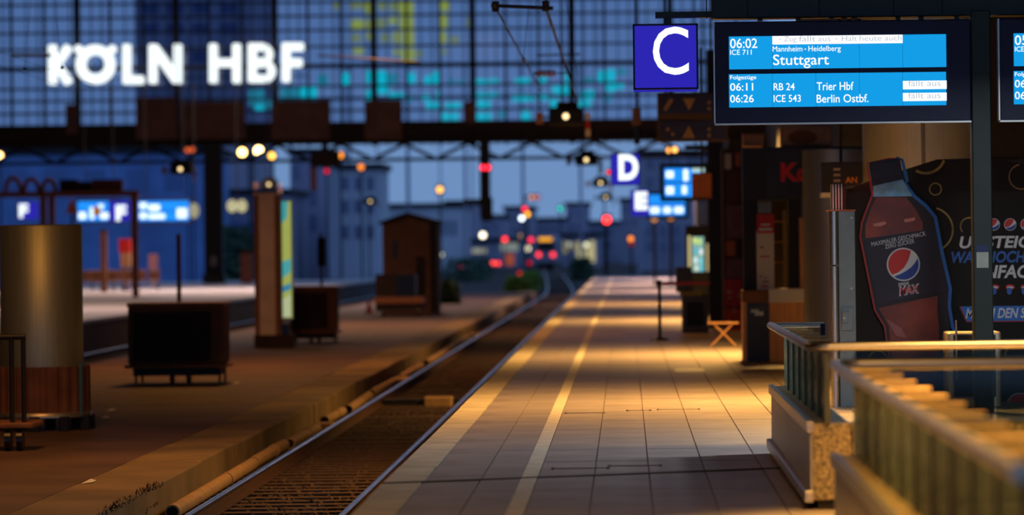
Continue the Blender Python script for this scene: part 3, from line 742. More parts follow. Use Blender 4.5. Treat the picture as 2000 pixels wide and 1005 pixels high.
# snack stand with dark fascia
YS_ = 59.0
t = thing('snack_stand', 'snack stand with dark fascia, red letters and wooden counter', 'stand', (P(1540, 700, YS_).x, YS_+1, 0))
def pb(name, mat, x0, y0, x1, y1, Y, d, bev=0, par=None):
    b = MB(); b.pbox(x0, y0, x1, y1, Y, d); return b.build(name, mat, par or t, bev)
m_fas = M('fascia_dark', (26, 22, 26), .5)
fa = pb('fascia', m_fas, 1450, 286, 1700, 390, YS_, .3)
pb('fascia_face', M('fascia_slate', (30, 32, 46), .45), 1498, 290, 1699, 386, YS_-.02, .02)
txt('Ko', 1525, 317, 1584, 355, YS_-.03, M('letter_red', (240, 26, 42), .5), .04, 0, 0, t)
pb('post', m_dark, 1452, 390, 1480, 566, YS_, .25); pb('post', m_dark, 1540, 390, 1566, 566, YS_, .25); pb('post', m_wood, 1562, 425, 1572, 620, YS_-.1, .2)
pb('back_wall', M('stand_back', (34, 26, 22), .7), 1480, 390, 1545, 570, YS_+1.2, .1)
ps = pb('poster', m_white, 1478, 450, 1512, 566, YS_-.03, .015); pb('poster_head', m_red, 1478, 418, 1512, 455, YS_-.035, .02, 0, ps)
pb('poster_head_text', m_gwhite, 1482, 445, 1508, 450, YS_-.04, .004, 0, ps); pb('poster_head_text', m_gwhite, 1486, 437, 1504, 440, YS_-.04, .004, 0, ps)
for (xa, ya, w) in ((1484, 481, 8), (1484, 499, 20), (1484, 538, 4), (1493, 540, 4), (1489, 548, 12), (1487, 557, 14)):
    pb('poster_mark', m_gred if ya in (499, 557) else m_brown, xa, ya, xa+w, ya+3, YS_-.036, .004, 0, ps)
pb('notice', M('notice_blue', (110, 130, 150), .6), 1480, 394, 1506, 416, YS_-.02, .01)
for i, ya in enumerate((430, 470, 510)):
    pb('shelf', m_brown, 1514, ya, 1540, ya+4, YS_+.6, .4)
pb('shelf_upright', M('shelf_olive', (90, 76, 46), .6), 1530, 410, 1537, 566, YS_+.5, .1)
pb('counter_top', m_brown, 1450, 566, 1502, 590, YS_-.25, .8, .02); pb('counter_top', m_white, 1501, 563, 1573, 590, YS_-.3, .8, .02)
pb('counter_front', m_wood, 1502, 590, 1573, 706, YS_-.2, .7)
bn = pb('waste_flap', m_black, 1459, 592, 1503, 712, YS_-.22, .7); pb('flap_mark', m_gwhite, 1467, 604, 1482, 610, YS_-.226, .004, 0, bn); pb('flap_mark', m_gwhite, 1474, 608, 1491, 616, YS_-.226, .004, 0, bn)
pb('plinth', m_dark, 1460, 705, 1573, 714, YS_-.15, .6)
pb('side_wall', m_wood, 1451, 590, 1459, 708, YS_-.2, .65)
t = thing('vent_unit', 'tan ventilation unit with dark fan hole on the snack stand roof', 'vent unit', P(1575, 285, YS_+.1))
pb('case', m_tan, 1526, 246, 1625, 285.5, YS_+.1, .7, .03)
c = P(1568, 268, YS_); b = MB(); b.disc((c.x, YS_+.08, c.z), .11, YS_+.1, 20, .22); b.build('fan_hole', m_brown, t)
t = thing('roof_box', 'small tan box beside the vent unit on the stand roof', 'box', P(1472, 285, YS_+.1))
pb('case', m_tan, 1451, 262, 1492, 285.5, YS_+.1, .5, .02); pb('lid', m_brown, 1450, 259, 1493, 263, YS_+.08, .54)
# ------------------------------------------------------------------ middle distance on the platform
Y = GY(1289, 664); q = P(1289, 664, Y)
t = thing('barrier_post', 'black queue barrier post with a red belt on the platform', 'barrier', (q.x, Y, 0))
b = MB(); b.lathe((q.x, Y, 0), [(.18, 0), (.18, .015), (.05, .05), (.03, .06)], 20); b.build('base', m_black, t)
b = MB(); b.lathe((q.x, Y, 0), [(.032, .04), (.032, 1.0), (.045, 1.01), (.045, 1.12), (.03, 1.14)], 16); b.build('pole', m_black, t)
b = MB(); b.box(q.x+.03, q.x+.96, Y-.004, Y+.004, 1.04, 1.10); b.build('belt', m_red, t)
q2 = P(1384, 664, Y)
Y2 = GY(1410, 676)
t = thing('metal_bench', 'small metal mesh bench with crossed legs beside the snack stand', 'bench', (P(1410, 676, Y2).x, Y2, 0))
x0, x1, _, _ = R4(1382, 600, 1442, 640, Y2)
for i in range(5):
    b = MB(); b.box(x0, x1, Y2-.2+.1*i, Y2-.13+.1*i, .40, .43); b.build('seat_slat', m_tan, t)
for yy in (Y2-.15, Y2+.2):
    b = MB(); b.cyl((x0+.05, yy, 0.01), (x1-.1, yy, .4), .018, n=8); b.build('leg', m_tan, t)
    b = MB(); b.cyl((x1-.05, yy, 0.01), (x0+.1, yy, .4), .018, n=8); b.build('leg', m_tan, t)
Y3 = GY(1400, 640)
t = thing('hall_column', 'dark blue painted steel column behind the metal bench', 'column', (P(1400, 640, Y3).x, Y3, 0))
x0, x1, _, _ = R4(1385, 500, 1415, 640, Y3)
m_dblue = M('column_dark_blue', (9, 10, 24), .5)
b = MB(); b.box(x0, x1, Y3, Y3+.03, 0, 6); b.build('flange', m_dblue, t); b = MB(); b.box(x0, x1, Y3+.35, Y3+.38, 0, 6); b.build('flange', m_dblue, t)
b = MB(); b.box((x0+x1)/2-.03, (x0+x1)/2+.03, Y3+.03, Y3+.35, 0, 6); b.build('web', m_dblue, t)
b = MB(); b.box(x0-.06, x1+.06, Y3-.05, Y3+.43, 0, .06); b.build('base_plate', m_dblue, t)
# shop front with posters
YP = GY(1432, 645)
t = thing('poster_wall', 'kiosk side wall covered in red and tan posters', 'wall panel', (P(1433, 645, YP).x, YP, 0))
pb('wall', M('poster_wall_dark', (60, 36, 30), .7), 1412, 290, 1475, 648, YP, .8)
for (xa, ya, xb, yb, mt) in ((1416, 545, 1450, 598, m_red), (1416, 602, 1450, 645, M('poster_orange', (200, 70, 36), .6)), (1418, 470, 1436, 500, m_orange), (1418, 400, 1450, 465, M('poster_rose', (126, 88, 92), .6)), (1418, 505, 1450, 543, M('poster_rose', (126, 88, 92), .6)),
                             (1416, 300, 1428, 330, m_white), (1436, 298, 1446, 325, m_orange), (1418, 332, 1450, 395, M('poster_maroon', (84, 40, 36), .6))):
    pb('poster', mt, xa, ya, xb, yb, YP-.02, .015)
for i in range(14):
    xa = random.uniform(1418, 1444); ya = random.uniform(548, 640)
    pb('poster_blotch', random.choice([m_white, m_orange, m_gwhite]), xa, ya, xa+random.uniform(3, 8), ya+random.uniform(2, 6), YP-.026, .005)
# lit vending machine and ticket machine
YV = GY(1355, 650)
t = thing('ticket_machine', 'grey ticket machine with yellow rim behind the barrier belt', 'machine', (P(1350, 650, YV).x, YV, 0))
pb('body', M('machine_grey', (88, 92, 88), .5), 1332, 575, 1384, 651, YV, .6, .03); pb('top_rim', M('rim_yellow', (200, 170, 30), .5), 1328, 569, 1372, 577, YV-.05, .7)
pb('front_panel', m_dark, 1342, 590, 1374, 636, YV-.02, .02); pb('head', M('machine_grey', (88, 92, 88), .5), 1320, 521, 1352, 570, YV+.1, .4, .03)
YV2 = GY(1362, 612)
t = thing('vending_machine', 'glowing vending machine beside the dark blue column', 'vending machine', (P(1362, 612, YV2).x, YV2, 0))
pb('body', m_dark, 1340, 440, 1388, 612, YV2, .8); pb('window', E('vending_light', (150, 200, 190), .75), 1352, 462, 1375, 530, YV2-.02, .02)
for i, (xa, ya, c) in enumerate(((1354, 464, (230, 245, 120)), (1363, 466, (200, 240, 130)), (1356, 484, (90, 190, 220)), (1366, 486, (240, 250, 250)), (1355, 502, (240, 250, 250)), (1365, 504, (120, 220, 235)), (1357, 518, (230, 240, 220)), (1367, 518, (90, 200, 230)))):
    pb('goods', E('goods_%d' % i, c, .9), xa, ya, xa+7, ya+11, YV2-.04, .02)
pb('side_light', E('tube_light', (220, 200, 140), .9), 1344, 460, 1349, 540, YV2-.03, .02); pb('side_light', E('tube_light', (220, 200, 140), .9), 1380, 475, 1383, 530, YV2-.03, .02)
# orange box sign and white lamp strip above it
YO = 72
t = thing('orange_sign_box', 'dull orange square box sign beside the dark blue column', 'sign', P(1370, 388, YO))
pb('box', m_orange, 1352, 338, 1390, 388, YO, .3, .02); pb('rim', M('rim_brown', (100, 50, 14), .6), 1350, 386, 1392, 389, YO-.01, .32); rod(t, 1371, 338, YO-.1, 5.5)
t = thing('tube_lamp', 'pale tube lamp above the orange box sign', 'lamp', P(1375, 335, 90))
pb('housing', m_dark, 1345, 322, 1400, 328, 90, .2); pb('tube', E('tube_pale', (190, 225, 215), .9), 1352, 328, 1376, 336, 90, .12); pb('tube', E('tube_pale', (190, 225, 215), .9), 1383, 328, 1396, 336, 90, .12); rod(t, 1371, 325, 89.8, 6)
# arrow indicator frame
YA = 66
t = thing('signal_indicator', 'brown framed hanging indicator with dull triangle symbols below letter C', 'indicator', P(1345, 276, YA))
pb('frame', M('indicator_brown', (58, 38, 30), .7), 1284, 180, 1420, 276, YA, .25)
for ya, yb in ((184, 222), (236, 272)):
    pb('dark_face', m_navy, 1290, ya, 1416, yb, YA-.02, .02)
m_sym = M('symbol_tan', (120, 96, 72), .6)
b = MB(); b.ppoly([(1334, 192), (1358, 192), (1346, 216)], YA-.03, .01); b.build('triangle', m_sym, t)
b = MB(); b.ppoly([(1333, 269), (1357, 269), (1345, 244)], YA-.03, .01); b.build('triangle', m_sym, t)
b = MB(); b.ppoly([(1295, 214), (1301, 217), (1316, 195), (1308, 192)], YA-.03, .01); b.build('slash', m_sym, t)
for (xa, ya) in ((1304, 252), (1314, 262), (1385, 200), (1385, 212), (1385, 252), (1385, 264)):
    c = P(xa, ya, YA-.03); b = MB(); b.disc((c.x, YA-.03, c.z), .03, YA-.02, 10); b.build('dot', m_sym, t)
rod(t, 1300, 182, YA, 6.5); rod(t, 1390, 182, YA, 6.5)
# hanging signal under the hall
YH = 78
t = thing('hanging_signal', 'small hanging signal with salmon top and dark lower box', 'signal', P(1243, 282, YH))
pb('upper_box', m_tan, 1235, 212, 1252, 244, YH, .2, .02); pb('lower_box', m_green, 1238, 246, 1250, 281, YH, .2, .02); rod(t, 1243, 214, YH-.2, 8)

# dark kiosk building filling the right of the platform
kb = sempty('wall_right', 'dark station building behind the columns on the right', 'building', (6, 80, 0))
m_kb = M('building_near_black', (22, 18, 20), .7)
b = MB(); b.box(P(1640, 400, 66).x, 11, 66, 100, 0, 6.5); b.build('block', m_kb, kb)
b = MB(); b.box(P(1432, 400, 96).x, 11, 100.2, 150, 0, 4.6); b.build('block', m_kb, kb)
for i in range(6):
    b = MB(); xq = P(1640, 400, 66).x+.3+i*1.1; b.box(xq, xq+.9, 65.96, 66, .4, 3.2); b.build('shutter', m_fas, kb)

# lamps hung in rows over the platform edges
def hung_lamp(label, px, py, z=5.0, flip=False):
    u, v = UV(px, py); Y = F*(z-EYE)/v; q = P(px, py, Y); k = 1.0
    t = thing('edge_lamp', label, 'lamp', (q.x, Y, q.z-.15), 'dark lamps hung above the platform edges')
    b = MB(); b.rbox(q.x-.42, q.x+.42, Y+.02, Y+.5, q.z-.2, q.z+.22, .05); b.build('housing', m_dark, t)
    b = MB(); b.box(q.x-.22, q.x+.3, Y+.1, Y+.4, q.z+.22, q.z+.36); b.build('cap', m_dkbrown, t)
    b = MB(); b.disc((q.x, Y-.02, q.z), .075, Y+.02, 20); b.build('lens', E('lamp_warm', (255, 222, 160), 2.2), t)
    b = MB(); b.box(q.x-.74, q.x-.56, Y+.1, Y+.3, q.z-.17, q.z+.1); b.build('tan_box', m_tan, t)
    b = MB(); b.box(q.x-.6, q.x-.4, Y+.15, Y+.2, q.z-.02, q.z+.02); b.build('arm', m_dark, t)
    b = MB(); b.box(q.x+.4, q.x+.52, Y+.15, Y+.2, q.z-.02, q.z+.02); b.build('arm', m_dark, t)
    for i, mt in enumerate((m_white, m_red, m_white)):
        b = MB(); b.box(q.x+.48, q.x+.6, Y+.12, Y+.24, q.z-.1-.2*i, q.z+.08-.2*i); b.build('marker_band', mt, t)
    if Y < 205: b = MB(); b.cyl((q.x-.1, Y+.25, q.z+.3), (q.x-.1, Y+.25, 23.0), .02, n=6); b.build('hanger_rod', m_dark, t)
    else: b = MB(); b.cyl((q.x-.1, Y+.5, -.95), (q.x-.1, Y+.5, q.z+.3), .06, n=6); b.build('mast', m_dark, t)
    return t
hung_lamp('nearest dark hung lamp with round bulb, left of sign C', 1105, 227)
hung_lamp('second dark hung lamp, left above letter D', 1145, 312)
hung_lamp('third hung lamp just left of letter D', 1173, 357)
hung_lamp('farthest small hung lamp under letter D row', 1183, 385)
hung_lamp('dark hung lamp above the left blue board', 352, 330)
hung_lamp('dark hung lamp directly above the pale square column', 525, 360)
hung_lamp('small hung lamp left of the gabled hut roof', 723, 393)

# overhead wires
m_wire = M('wire_copper_dark', (44, 34, 32), .6, .3)
def wire(label, A, B, r=.012, mat=None):
    b = MB(); b.cyl(A, B, r, n=6); return tag(b.build('overhead_wire', mat or m_wire), label, 'wire', 'overhead line wires')
def along(px, py, z0):                       # wire along the track through a pixel at level z0
    u, v = UV(px, py); Y = F*(z0-EYE)/v; return P(px, py, Y)
A = along(1066, 14, 5.0); B = along(1126, 200, 5.0); wire('thick dark wire running down to the nearest hung lamp', A, (A.x, B.y, 5.0), .022)
A2 = along(964, 8, 5.0); B2 = along(1048, 176, 5.0); wire('thin tensioned wire left of the thick one', A2, (A2.x, B2.y, 5.0), .013)
t = thing('wire_spreader', 'dark clamped spreader bar at the top of the picture', 'spreader', (A.x, A.y, 5.0))
b = MB(); b.cyl((A2.x-.06, A.y, 5.03), (A.x+.1, A.y, 4.985), .026, n=8); b.build('bar', m_dark, t)
for x in (A2.x, A.x):
    b = MB(); b.rbox(x-.05, x+.05, A.y-.05, A.y+.05, 4.95, 5.08, .02); b.build('clamp', m_dark, t)
b = MB(); b.cyl((A.x, A.y, 5.05), (A.x, A.y, 8.5), .012, n=6); b.build('hanger_rod', m_wire, t)
b = MB(); b.ball((A2.x, along(1021, 116, 5.0).y, 5.0), .035); b.build('wire_knot', m_pipe, t)
Yi = along(1100, 143, 5.0).y; q = P(1065, 143, Yi)
t = thing('insulator', 'ochre cylinder insulator hung between the overhead wires', 'insulator', (q.x, Yi, q.z))
b = MB(); L = 17/S(Yi); 
for i in range(6):
    xx = q.x-L+2*L*i/5.5; b.cyl((xx, Yi, q.z), (xx+L*.3, Yi, q.z), .065 if i % 2 == 0 else .055, n=14)
b.build('body', M('insulator_ochre', (176, 108, 30), .5), t)
b = MB(); b.cyl((q.x+L, Yi, q.z), (A.x, Yi, 5.0), .012, n=6); b.build('tie_wire', m_wire, t)
b = MB(); b.cyl((q.x-L-.05, Yi, q.z), (q.x-L, Yi, q.z), .03, n=8); b.build('end_cap', m_dark, t)
for i, (xa, ya, xb, yb, Y, r, lab) in enumerate(((62, -20, 48, 136, 60, .003, 'thin dropper wire at far left edge'), (104, -20, 121, 132, 60, .0035, 'dropper wire crossing the letter K'), (-20, 95, 185, 165, 62, .003, 'slack wire sloping across the letters K and O'), (-20, 122, 120, 166, 66, .0035, 'lower slack wire at left edge'),
        (252, 20, 254, 190, 80, .002, 'thin hair wire beside letter L'), (430, 40, 408, 235, 90, .002, 'thin hair wire through letter H'), (1033, 10, 1022, 120, 60, .005, 'hair wire between the two spreader wires'), (1120, -10, 1121, 108, 75, .01, 'thin straight wire right of the thick diagonal one'), (1103, -10, 1128, 150, 75, .005, 'faint slanted hair wire right of the thick one'),
        (1047, 108, 1133, 106, 85, .02, 'short dark cross wire above the insulator'), (620, 108, 820, 122, 120, .03, 'long dark sagging cable below the yellow lit tower'))):
    wire(lab, P(xa, ya, Y), P(xb, yb, Y), r)
for (px, py, Y, lab) in ((48, 134, 60, 'tiny clamp at the end of the left dropper wire'), (121, 132, 60, 'tiny clamp hanging over letter K')):
    q = P(px, py, Y); b = MB(); b.ball(q, .03); tag(b.build('wire_clamp', m_dark), lab, 'clamp')
b = MB(); A, B = P(22, 108, 110), P(100, 108, 110); b.cyl(A, B, .05, n=8); tag(b.build('cross_arm', m_brown), 'short brown cross arm left of letter K', 'cross arm')

# ------------------------------------------------------------------ things on the low service platform
def gp(px, py): Y = GY(px, py, LOW); return P(px, py, Y)
q = gp(84, 838); Yd = q.y; r = 80/S(Yd)
t = thing('steel_drum_housing', 'big cylindrical steel housing on a ribbed skirt at left', 'housing', (q.x, Yd, LOW))
ztop = P(84, 441, Yd-r).z; zsk = P(84, 714, Yd).z
m_drum = M('drum_steel', (172, 176, 146), .5, .75, .15, 2, 0, None, (30, 30, .5))
b = MB(); b.lathe((q.x, Yd, 0), [(r, zsk), (r, ztop), (r-.03, ztop+.02), (.02, ztop+.03)], 48); b.build('drum', m_drum, t)
b = MB(); n = 96; r2 = r*1.14
b.loft([[(q.x+(r2+(.012 if (i//2) % 2 else -.012))*math.cos(2*math.pi*i/n), Yd+(r2+(.012 if (i//2) % 2 else -.012))*math.sin(2*math.pi*i/n), z) for i in range(n)] for z in (LOW+.22, zsk)]); b.build('ribbed_skirt', m_brown, t)
b = MB(); b.lathe((q.x, Yd, 0), [(r2+.03, LOW+.18), (r2+.03, LOW+.24), (r2, LOW+.25)], 40); b.build('base_ring', m_steel, t)
for i in range(10):
    a = 2*math.pi*i/10+.3; b = MB(); b.rbox(q.x+r2*math.cos(a)-.07, q.x+r2*math.cos(a)+.07, Yd+r2*math.sin(a)-.07, Yd+r2*math.sin(a)+.07, LOW, LOW+.2, .02); b.build('foot', m_dark, t)
b = MB(); b.box(q.x+r2*.86, q.x+r2*.93, Yd-r2*.55, Yd-r2*.42, LOW+.2, zsk+.05); b.build('corner_strip', M('strip_teal', (60, 100, 100), .5), t)
# cart with upright frame at the left edge
q = gp(25, 880); Yc = q.y; s_ = S(Yc)
t = thing('luggage_cart', 'dark luggage cart with an upright frame at the left edge', 'cart', (q.x, Yc, LOW))
zt, zd = P(25, 658, Yc).z, P(25, 825, Yc).z; xl, xr_ = P(-60, 700, Yc).x, P(48, 700, Yc).x
b = MB(); b.rbox(xl, xr_+.1, Yc-.1, Yc+.9, zd-.07, zd, .12); b.build('deck', m_brown, t)
for x in (P(20, 700, Yc).x, xr_-.03, xl+.05):
    b = MB(); b.cyl((x, Yc+.1, zd), (x, Yc+.1, zt), .03, n=10); b.build('upright', m_dark, t)
b = MB(); b.cyl((xl, Yc+.1, zt), (xr_, Yc+.1, zt), .035, n=10); b.build('top_bar', m_dark, t)
for x in (P(15, 700, Yc).x, P(38, 700, Yc).x, xl+.2):
    b = MB(); b.cyl((x-.035, Yc, LOW+.13), (x+.035, Yc, LOW+.13), .13, n=18); b.build('wheel', m_black, t)
    b = MB(); b.box(x-.02, x+.02, Yc-.03, Yc+.03, LOW+.13, zd-.05); b.build('fork', m_dark, t)
# box carts
def box_cart(label, x0, y0, x1, y1, ybox, ypx, dep):
    Y = GY((x0+x1)/2, ypx, LOW); c = P((x0+x1)/2, ypx, Y); s_ = S(Y)
    t = thing('covered_cart', label, 'cart', (c.x, Y+dep/2, LOW), 'covered brown carts on the service platform')
    w = (x1-x0)/s_/2; zt = P((x0+x1)/2, y0, Y).z; zb_ = P((x0+x1)/2, ybox, Y).z
    b = MB(); b.rbox(c.x-w, c.x+w, Y, Y+dep, zb_, zt-.06, .08); b.build('container', m_brown, t)
    b = MB(); b.box(c.x-w+.1, c.x+w-.22, Y-.012, Y, zb_+.06, zt-.16); b.build('front_panel', m_dkbrown, t)
    b = MB(); b.rbox(c.x-w-.02, c.x+w+.02, Y-.02, Y+dep+.02, zt-.08, zt, .09); b.build('lid', M('lid_brown', (150, 92, 52), .6), t)
    b = MB(); b.rbox(c.x-w-.06, c.x+w+.06, Y-.05, Y+dep+.05, zb_-.06, zb_, .03); b.build('deck', M('lid_brown', (150, 92, 52), .6), t)
    b = MB(); b.box(c.x-w*.9, c.x+w*.9, Y+.05, Y+dep-.05, zb_-.2, zb_-.06); b.build('chassis', m_dark, t)
    for sx_ in (-.85, .9):
        for yy in (Y+.1, Y+dep-.15):
            b = MB(); b.box(c.x+w*sx_-.02, c.x+w*sx_+.02, yy, yy+.05, LOW, zb_-.1); b.build('leg', m_dark, t)
    for sx_ in (-.15, .2):
        b = MB(); b.cyl((c.x+w*sx_-.04, Y+dep/2, LOW+.13), (c.x+w*sx_+.04, Y+dep/2, LOW+.13), .13, n=16); b.build('wheel', m_black, t)
    return t
box_cart('larger brown covered cart between the steel housing and pale column', 250, 591, 437, 0, 712, 750, 1.2)
box_cart('smaller brown covered cart behind the pale square column', 566, 559, 657, 0, 646, 669, 1.1)
def pole(label, px, y0, y1, Y, r, mat, base, cat='pole', extra=None):
    A, B = P(px, y0, Y), P(px, y1, Y)
    t = thing('pole', label, cat, (B.x, Y, base))
    b = MB(); b.cyl((B.x, Y, base), (B.x, Y, A.z), r, n=8); b.build('shaft', mat, t)
    b = MB(); b.lathe((B.x, Y, base), [(r*2.2, 0), (r*2.2, .04), (r, .06)], 12); b.build('foot', mat, t)
    return t
pole('thin brown pole rising behind the larger covered cart', 350, 457, 590, 78, .045, m_brown, LOW)
t = pole('thin pole with a dark board behind the smaller cart', 628, 455, 560, 108, .04, m_brown, LOW)
b = MB(); b.pbox(620, 464, 636, 520, 107.9, .06); b.build('board', m_dkbrown, t)
# pale square column with lit advert
q = gp(525, 679); Y = q.y
t = thing('square_column', 'pale square column on a dark block, beside lit advert panel', 'column', (q.x, Y+.3, LOW))
x0, x1, z0, z1 = R4(497, 376, 547, 658, Y)
b = MB(); b.box(x0+.09, x1-.07, Y, Y+.6, LOW+.2, z1-.03); b.build('shaft', m_cream, t)
for xx in (x0, x1-.12):
    b = MB(); b.box(xx, xx+.12, Y-.02, Y+.62, LOW+.3, z1-.05); b.build('corner_strip', M('column_edge_brown', (128, 86, 60), .7), t)
b = MB(); b.box(x0-.02, x1+.02, Y-.03, Y+.63, z1-.06, z1); b.build('cap', m_cream, t)
b = MB(); b.box(x0-.02, x1+.3, Y-.1, Y+.8, LOW, LOW+.32); b.build('base_block', m_dkbrown, t, .02)
b = MB(); b.box(x1-.02, x1+.2, Y+.05, Y+.3, LOW+.32, LOW+.6); b.build('socket_box', m_black, t)
t = thing('lit_advert', 'tall glowing teal and yellow advert panel beside the pale column', 'advert', (P(560, 620, Y+.8).x, Y+1, LOW))
Ya = Y+.85
pb('frame', m_steel, 546, 390, 571, 624, Ya, .25); pb('lit_panel', E('advert_lime', (176, 186, 96), .75), 548.5, 393, 569, 620, Ya-.012, .012)
for (pts, c, k_) in (([(549, 393), (562, 393), (560, 425), (549, 438)], (70, 170, 176), 'a'), ([(549, 512), (568, 505), (568, 530), (549, 545)], (80, 176, 180), 'b'), ([(549, 560), (568, 552), (568, 565), (549, 572)], (60, 140, 176), 'c'), ([(549, 585), (568, 575), (568, 619), (549, 619)], (196, 206, 160), 'd')):
    b = MB(); b.ppoly(pts, Ya-.016, .004); b.build('print', E('advert_'+k_, c, .75), t)
b = MB(); q = P(559, 624, Ya); b.box(q.x-.08, q.x+.08, Ya+.05, Ya+.2, LOW, P(559, 624, Ya).z); b.build('stand', m_steel, t)
# hut with gable roof
q = gp(798, 613); Y = q.y
t = thing('gabled_hut', 'dark brown wooden hut with low gable roof on the service platform', 'hut', (q.x, Y+1, LOW))
x0, x1, z0, z1 = R4(747, 436, 840, 612, Y)
for i in range(8):
    w_ = (x1-x0)/8; b = MB(); b.box(x0+w_*i+.008, x0+w_*(i+1)-.008, Y, Y+.06, LOW, z1); b.build('plank', m_brown, t)
b = MB(); b.box(x0+.02, x1+.28, Y+.06, Y+2.2, LOW, z1); b.build('body', m_dkbrown, t)
xa = P(795, 420, Y).x; zr_ = P(795, 419, Y).z
for sx_ in (-1, 1):
    e = x0-.12 if sx_ < 0 else x1+.42
    b = MB(); b.prism([(xa, zr_), (e, z1-.02), (e, z1+.06), (xa, zr_+.09)], Y-.2, Y+2.4); b.build('roof_side', m_dkbrown, t)
b = MB(); b.prism([(x0, z1), (x1+.28, z1), (xa, zr_)], Y+.02, Y+2.15); b.build('gable', m_brown, t)
pb('window', m_black, 768, 470, 776, 505, Y-.01, .02); pb('door', m_dkbrown, 812, 500, 832, 600, Y-.015, .02)
q = gp(780, 616); Yw = q.y-2.2
t = thing('tool_wagon', 'low dark wagon with a brown ledge in front of the hut', 'wagon', (q.x, Yw, LOW))
pb('ledge', M('lid_brown', (150, 92, 52), .6), 731, 580, 828, 592, Yw, 1.2); pb('bed', m_dkbrown, 733, 592, 826, 608, Yw+.1, 1.0); pb('box', m_black, 775, 536, 812, 580, Yw+.4, .5); pb('backboard', m_dkbrown, 733, 535, 775, 580, Yw+.9, .1)
for px in (745, 815):
    qq = P(px, 600, Yw); b = MB(); b.cyl((qq.x, Yw+.2, LOW+.16), (qq.x+.1, Yw+.2, LOW+.16), .16, n=14); b.build('wheel', m_black, t)
q = gp(721, 612); b = MB(); b.lathe((q.x, q.y, LOW), [(.2, 0), (.2, .04), (.14, .05), (.03, .5), (.02, .52)], 14); tag(b.build('traffic_cone', M('cone_red', (170, 40, 34), .6)), 'small red cone left of the low wagon', 'cone')
# litter and the conduit pieces along the kerb
for i, (px, py, lab) in enumerate(((218, 801, 'pale crumpled paper scrap near the ribbed skirt'), (205, 816, 'larger paper scrap beside the steel housing foot'), (175, 941, 'tiny white scrap on the asphalt nearest the corner'), (462, 748, 'pale scrap right of the larger covered cart'))):
    q = gp(px, py); r = .05; b = MB(); b.add([(q.x-r, q.y-.3, LOW+.003), (q.x+r, q.y-.2, LOW+.01), (q.x+r*.8, q.y+.25, LOW+.004), (q.x-r*.6, q.y+.3, LOW+.02), (q.x, q.y, LOW+.03)], [(0, 1, 4), (1, 2, 4), (2, 3, 4), (3, 0, 4)])
    tag(b.build('paper_scrap', m_white), lab, 'litter')
zc = -0.84
cs = [(283, 1000, 462, 905, 'nearest long clay conduit pipe beside the rail'), (455, 903, 528, 868, 'second conduit pipe with open dark end'), (520, 866, 572, 836, 'third short conduit pipe with open end'), (585, 822, 625, 803, 'fourth conduit pipe past the flat stone'), (632, 800, 690, 772, 'fifth conduit pipe along the kerb'), (700, 768, 750, 744, 'sixth conduit pipe near the cross duct'), (758, 738, 806, 714, 'seventh conduit pipe beyond the cross duct'), (812, 708, 856, 684, 'eighth small far conduit pipe'), (862, 682, 905, 660, 'farthest conduit pipe by the rail')]
for i, (xa, ya, xb, yb, lab) in enumerate(cs):
    A = P(xa, ya, GY(xa, ya, zc)); B = P(xb, yb, GY(xb, yb, zc)); A.x = -4.62+random.uniform(-.04, .04); B.x = -4.62+random.uniform(-.05, .05)
    t = thing('conduit_pipe', lab, 'pipe', A, 'conduit pipes beside the rail')
    b = MB(); b.tube([A+(B-A)*k for k in (0, .25, .5, .75, 1)], .075, 12); b.build('pipe', m_pipe, t)
    d = (B-A).normalized(); b = MB(); b.cyl(A-d*.004, A+d*.02, .058, n=12); b.build('opening', m_hole, t)
    b = MB(); mid = A+(B-A)*.62; b.cyl(mid, mid+d*.12, .086, n=12); b.build('joint_ring', m_pipe, t)
for (px, py, lab) in ((592, 832, 'flat yellowish stone beside the fourth pipe'), (752, 741, 'flat stone by the seventh conduit pipe'), (900, 655, 'far flat stone near the last pipe')):
    q = P(px, py, GY(px, py, -.84)); q.x = -4.5; b = MB(); b.rbox(q.x-.2, q.x+.16, q.y-.5, q.y+.4, -.95, -.79, .08); tag(b.build('flat_stone', m_pipe), lab, 'stone')
b = MB()
for i in range(260):
    y = random.choice((36.2, 37.1, 38.6, 39.4)) + random.gauss(0, .35); x = -4.89+random.gauss(0, .03); h = random.uniform(.015, .055); a = random.random()*6.28; l = random.uniform(.0, .08)
    z = LOW-random.choice((0, .02, .2)); w = .006
    b.add([(x-w, y, z), (x+w, y, z), (x+l*math.cos(a)*.5, y+l*math.sin(a), z+h)], [(0, 1, 2)])
o = stuff(b.build('weeds', M('dry_weeds', (48, 38, 20), .9))); o['label'] = 'thin dry weeds growing along the concrete kerb edge'; o['category'] = 'weeds'
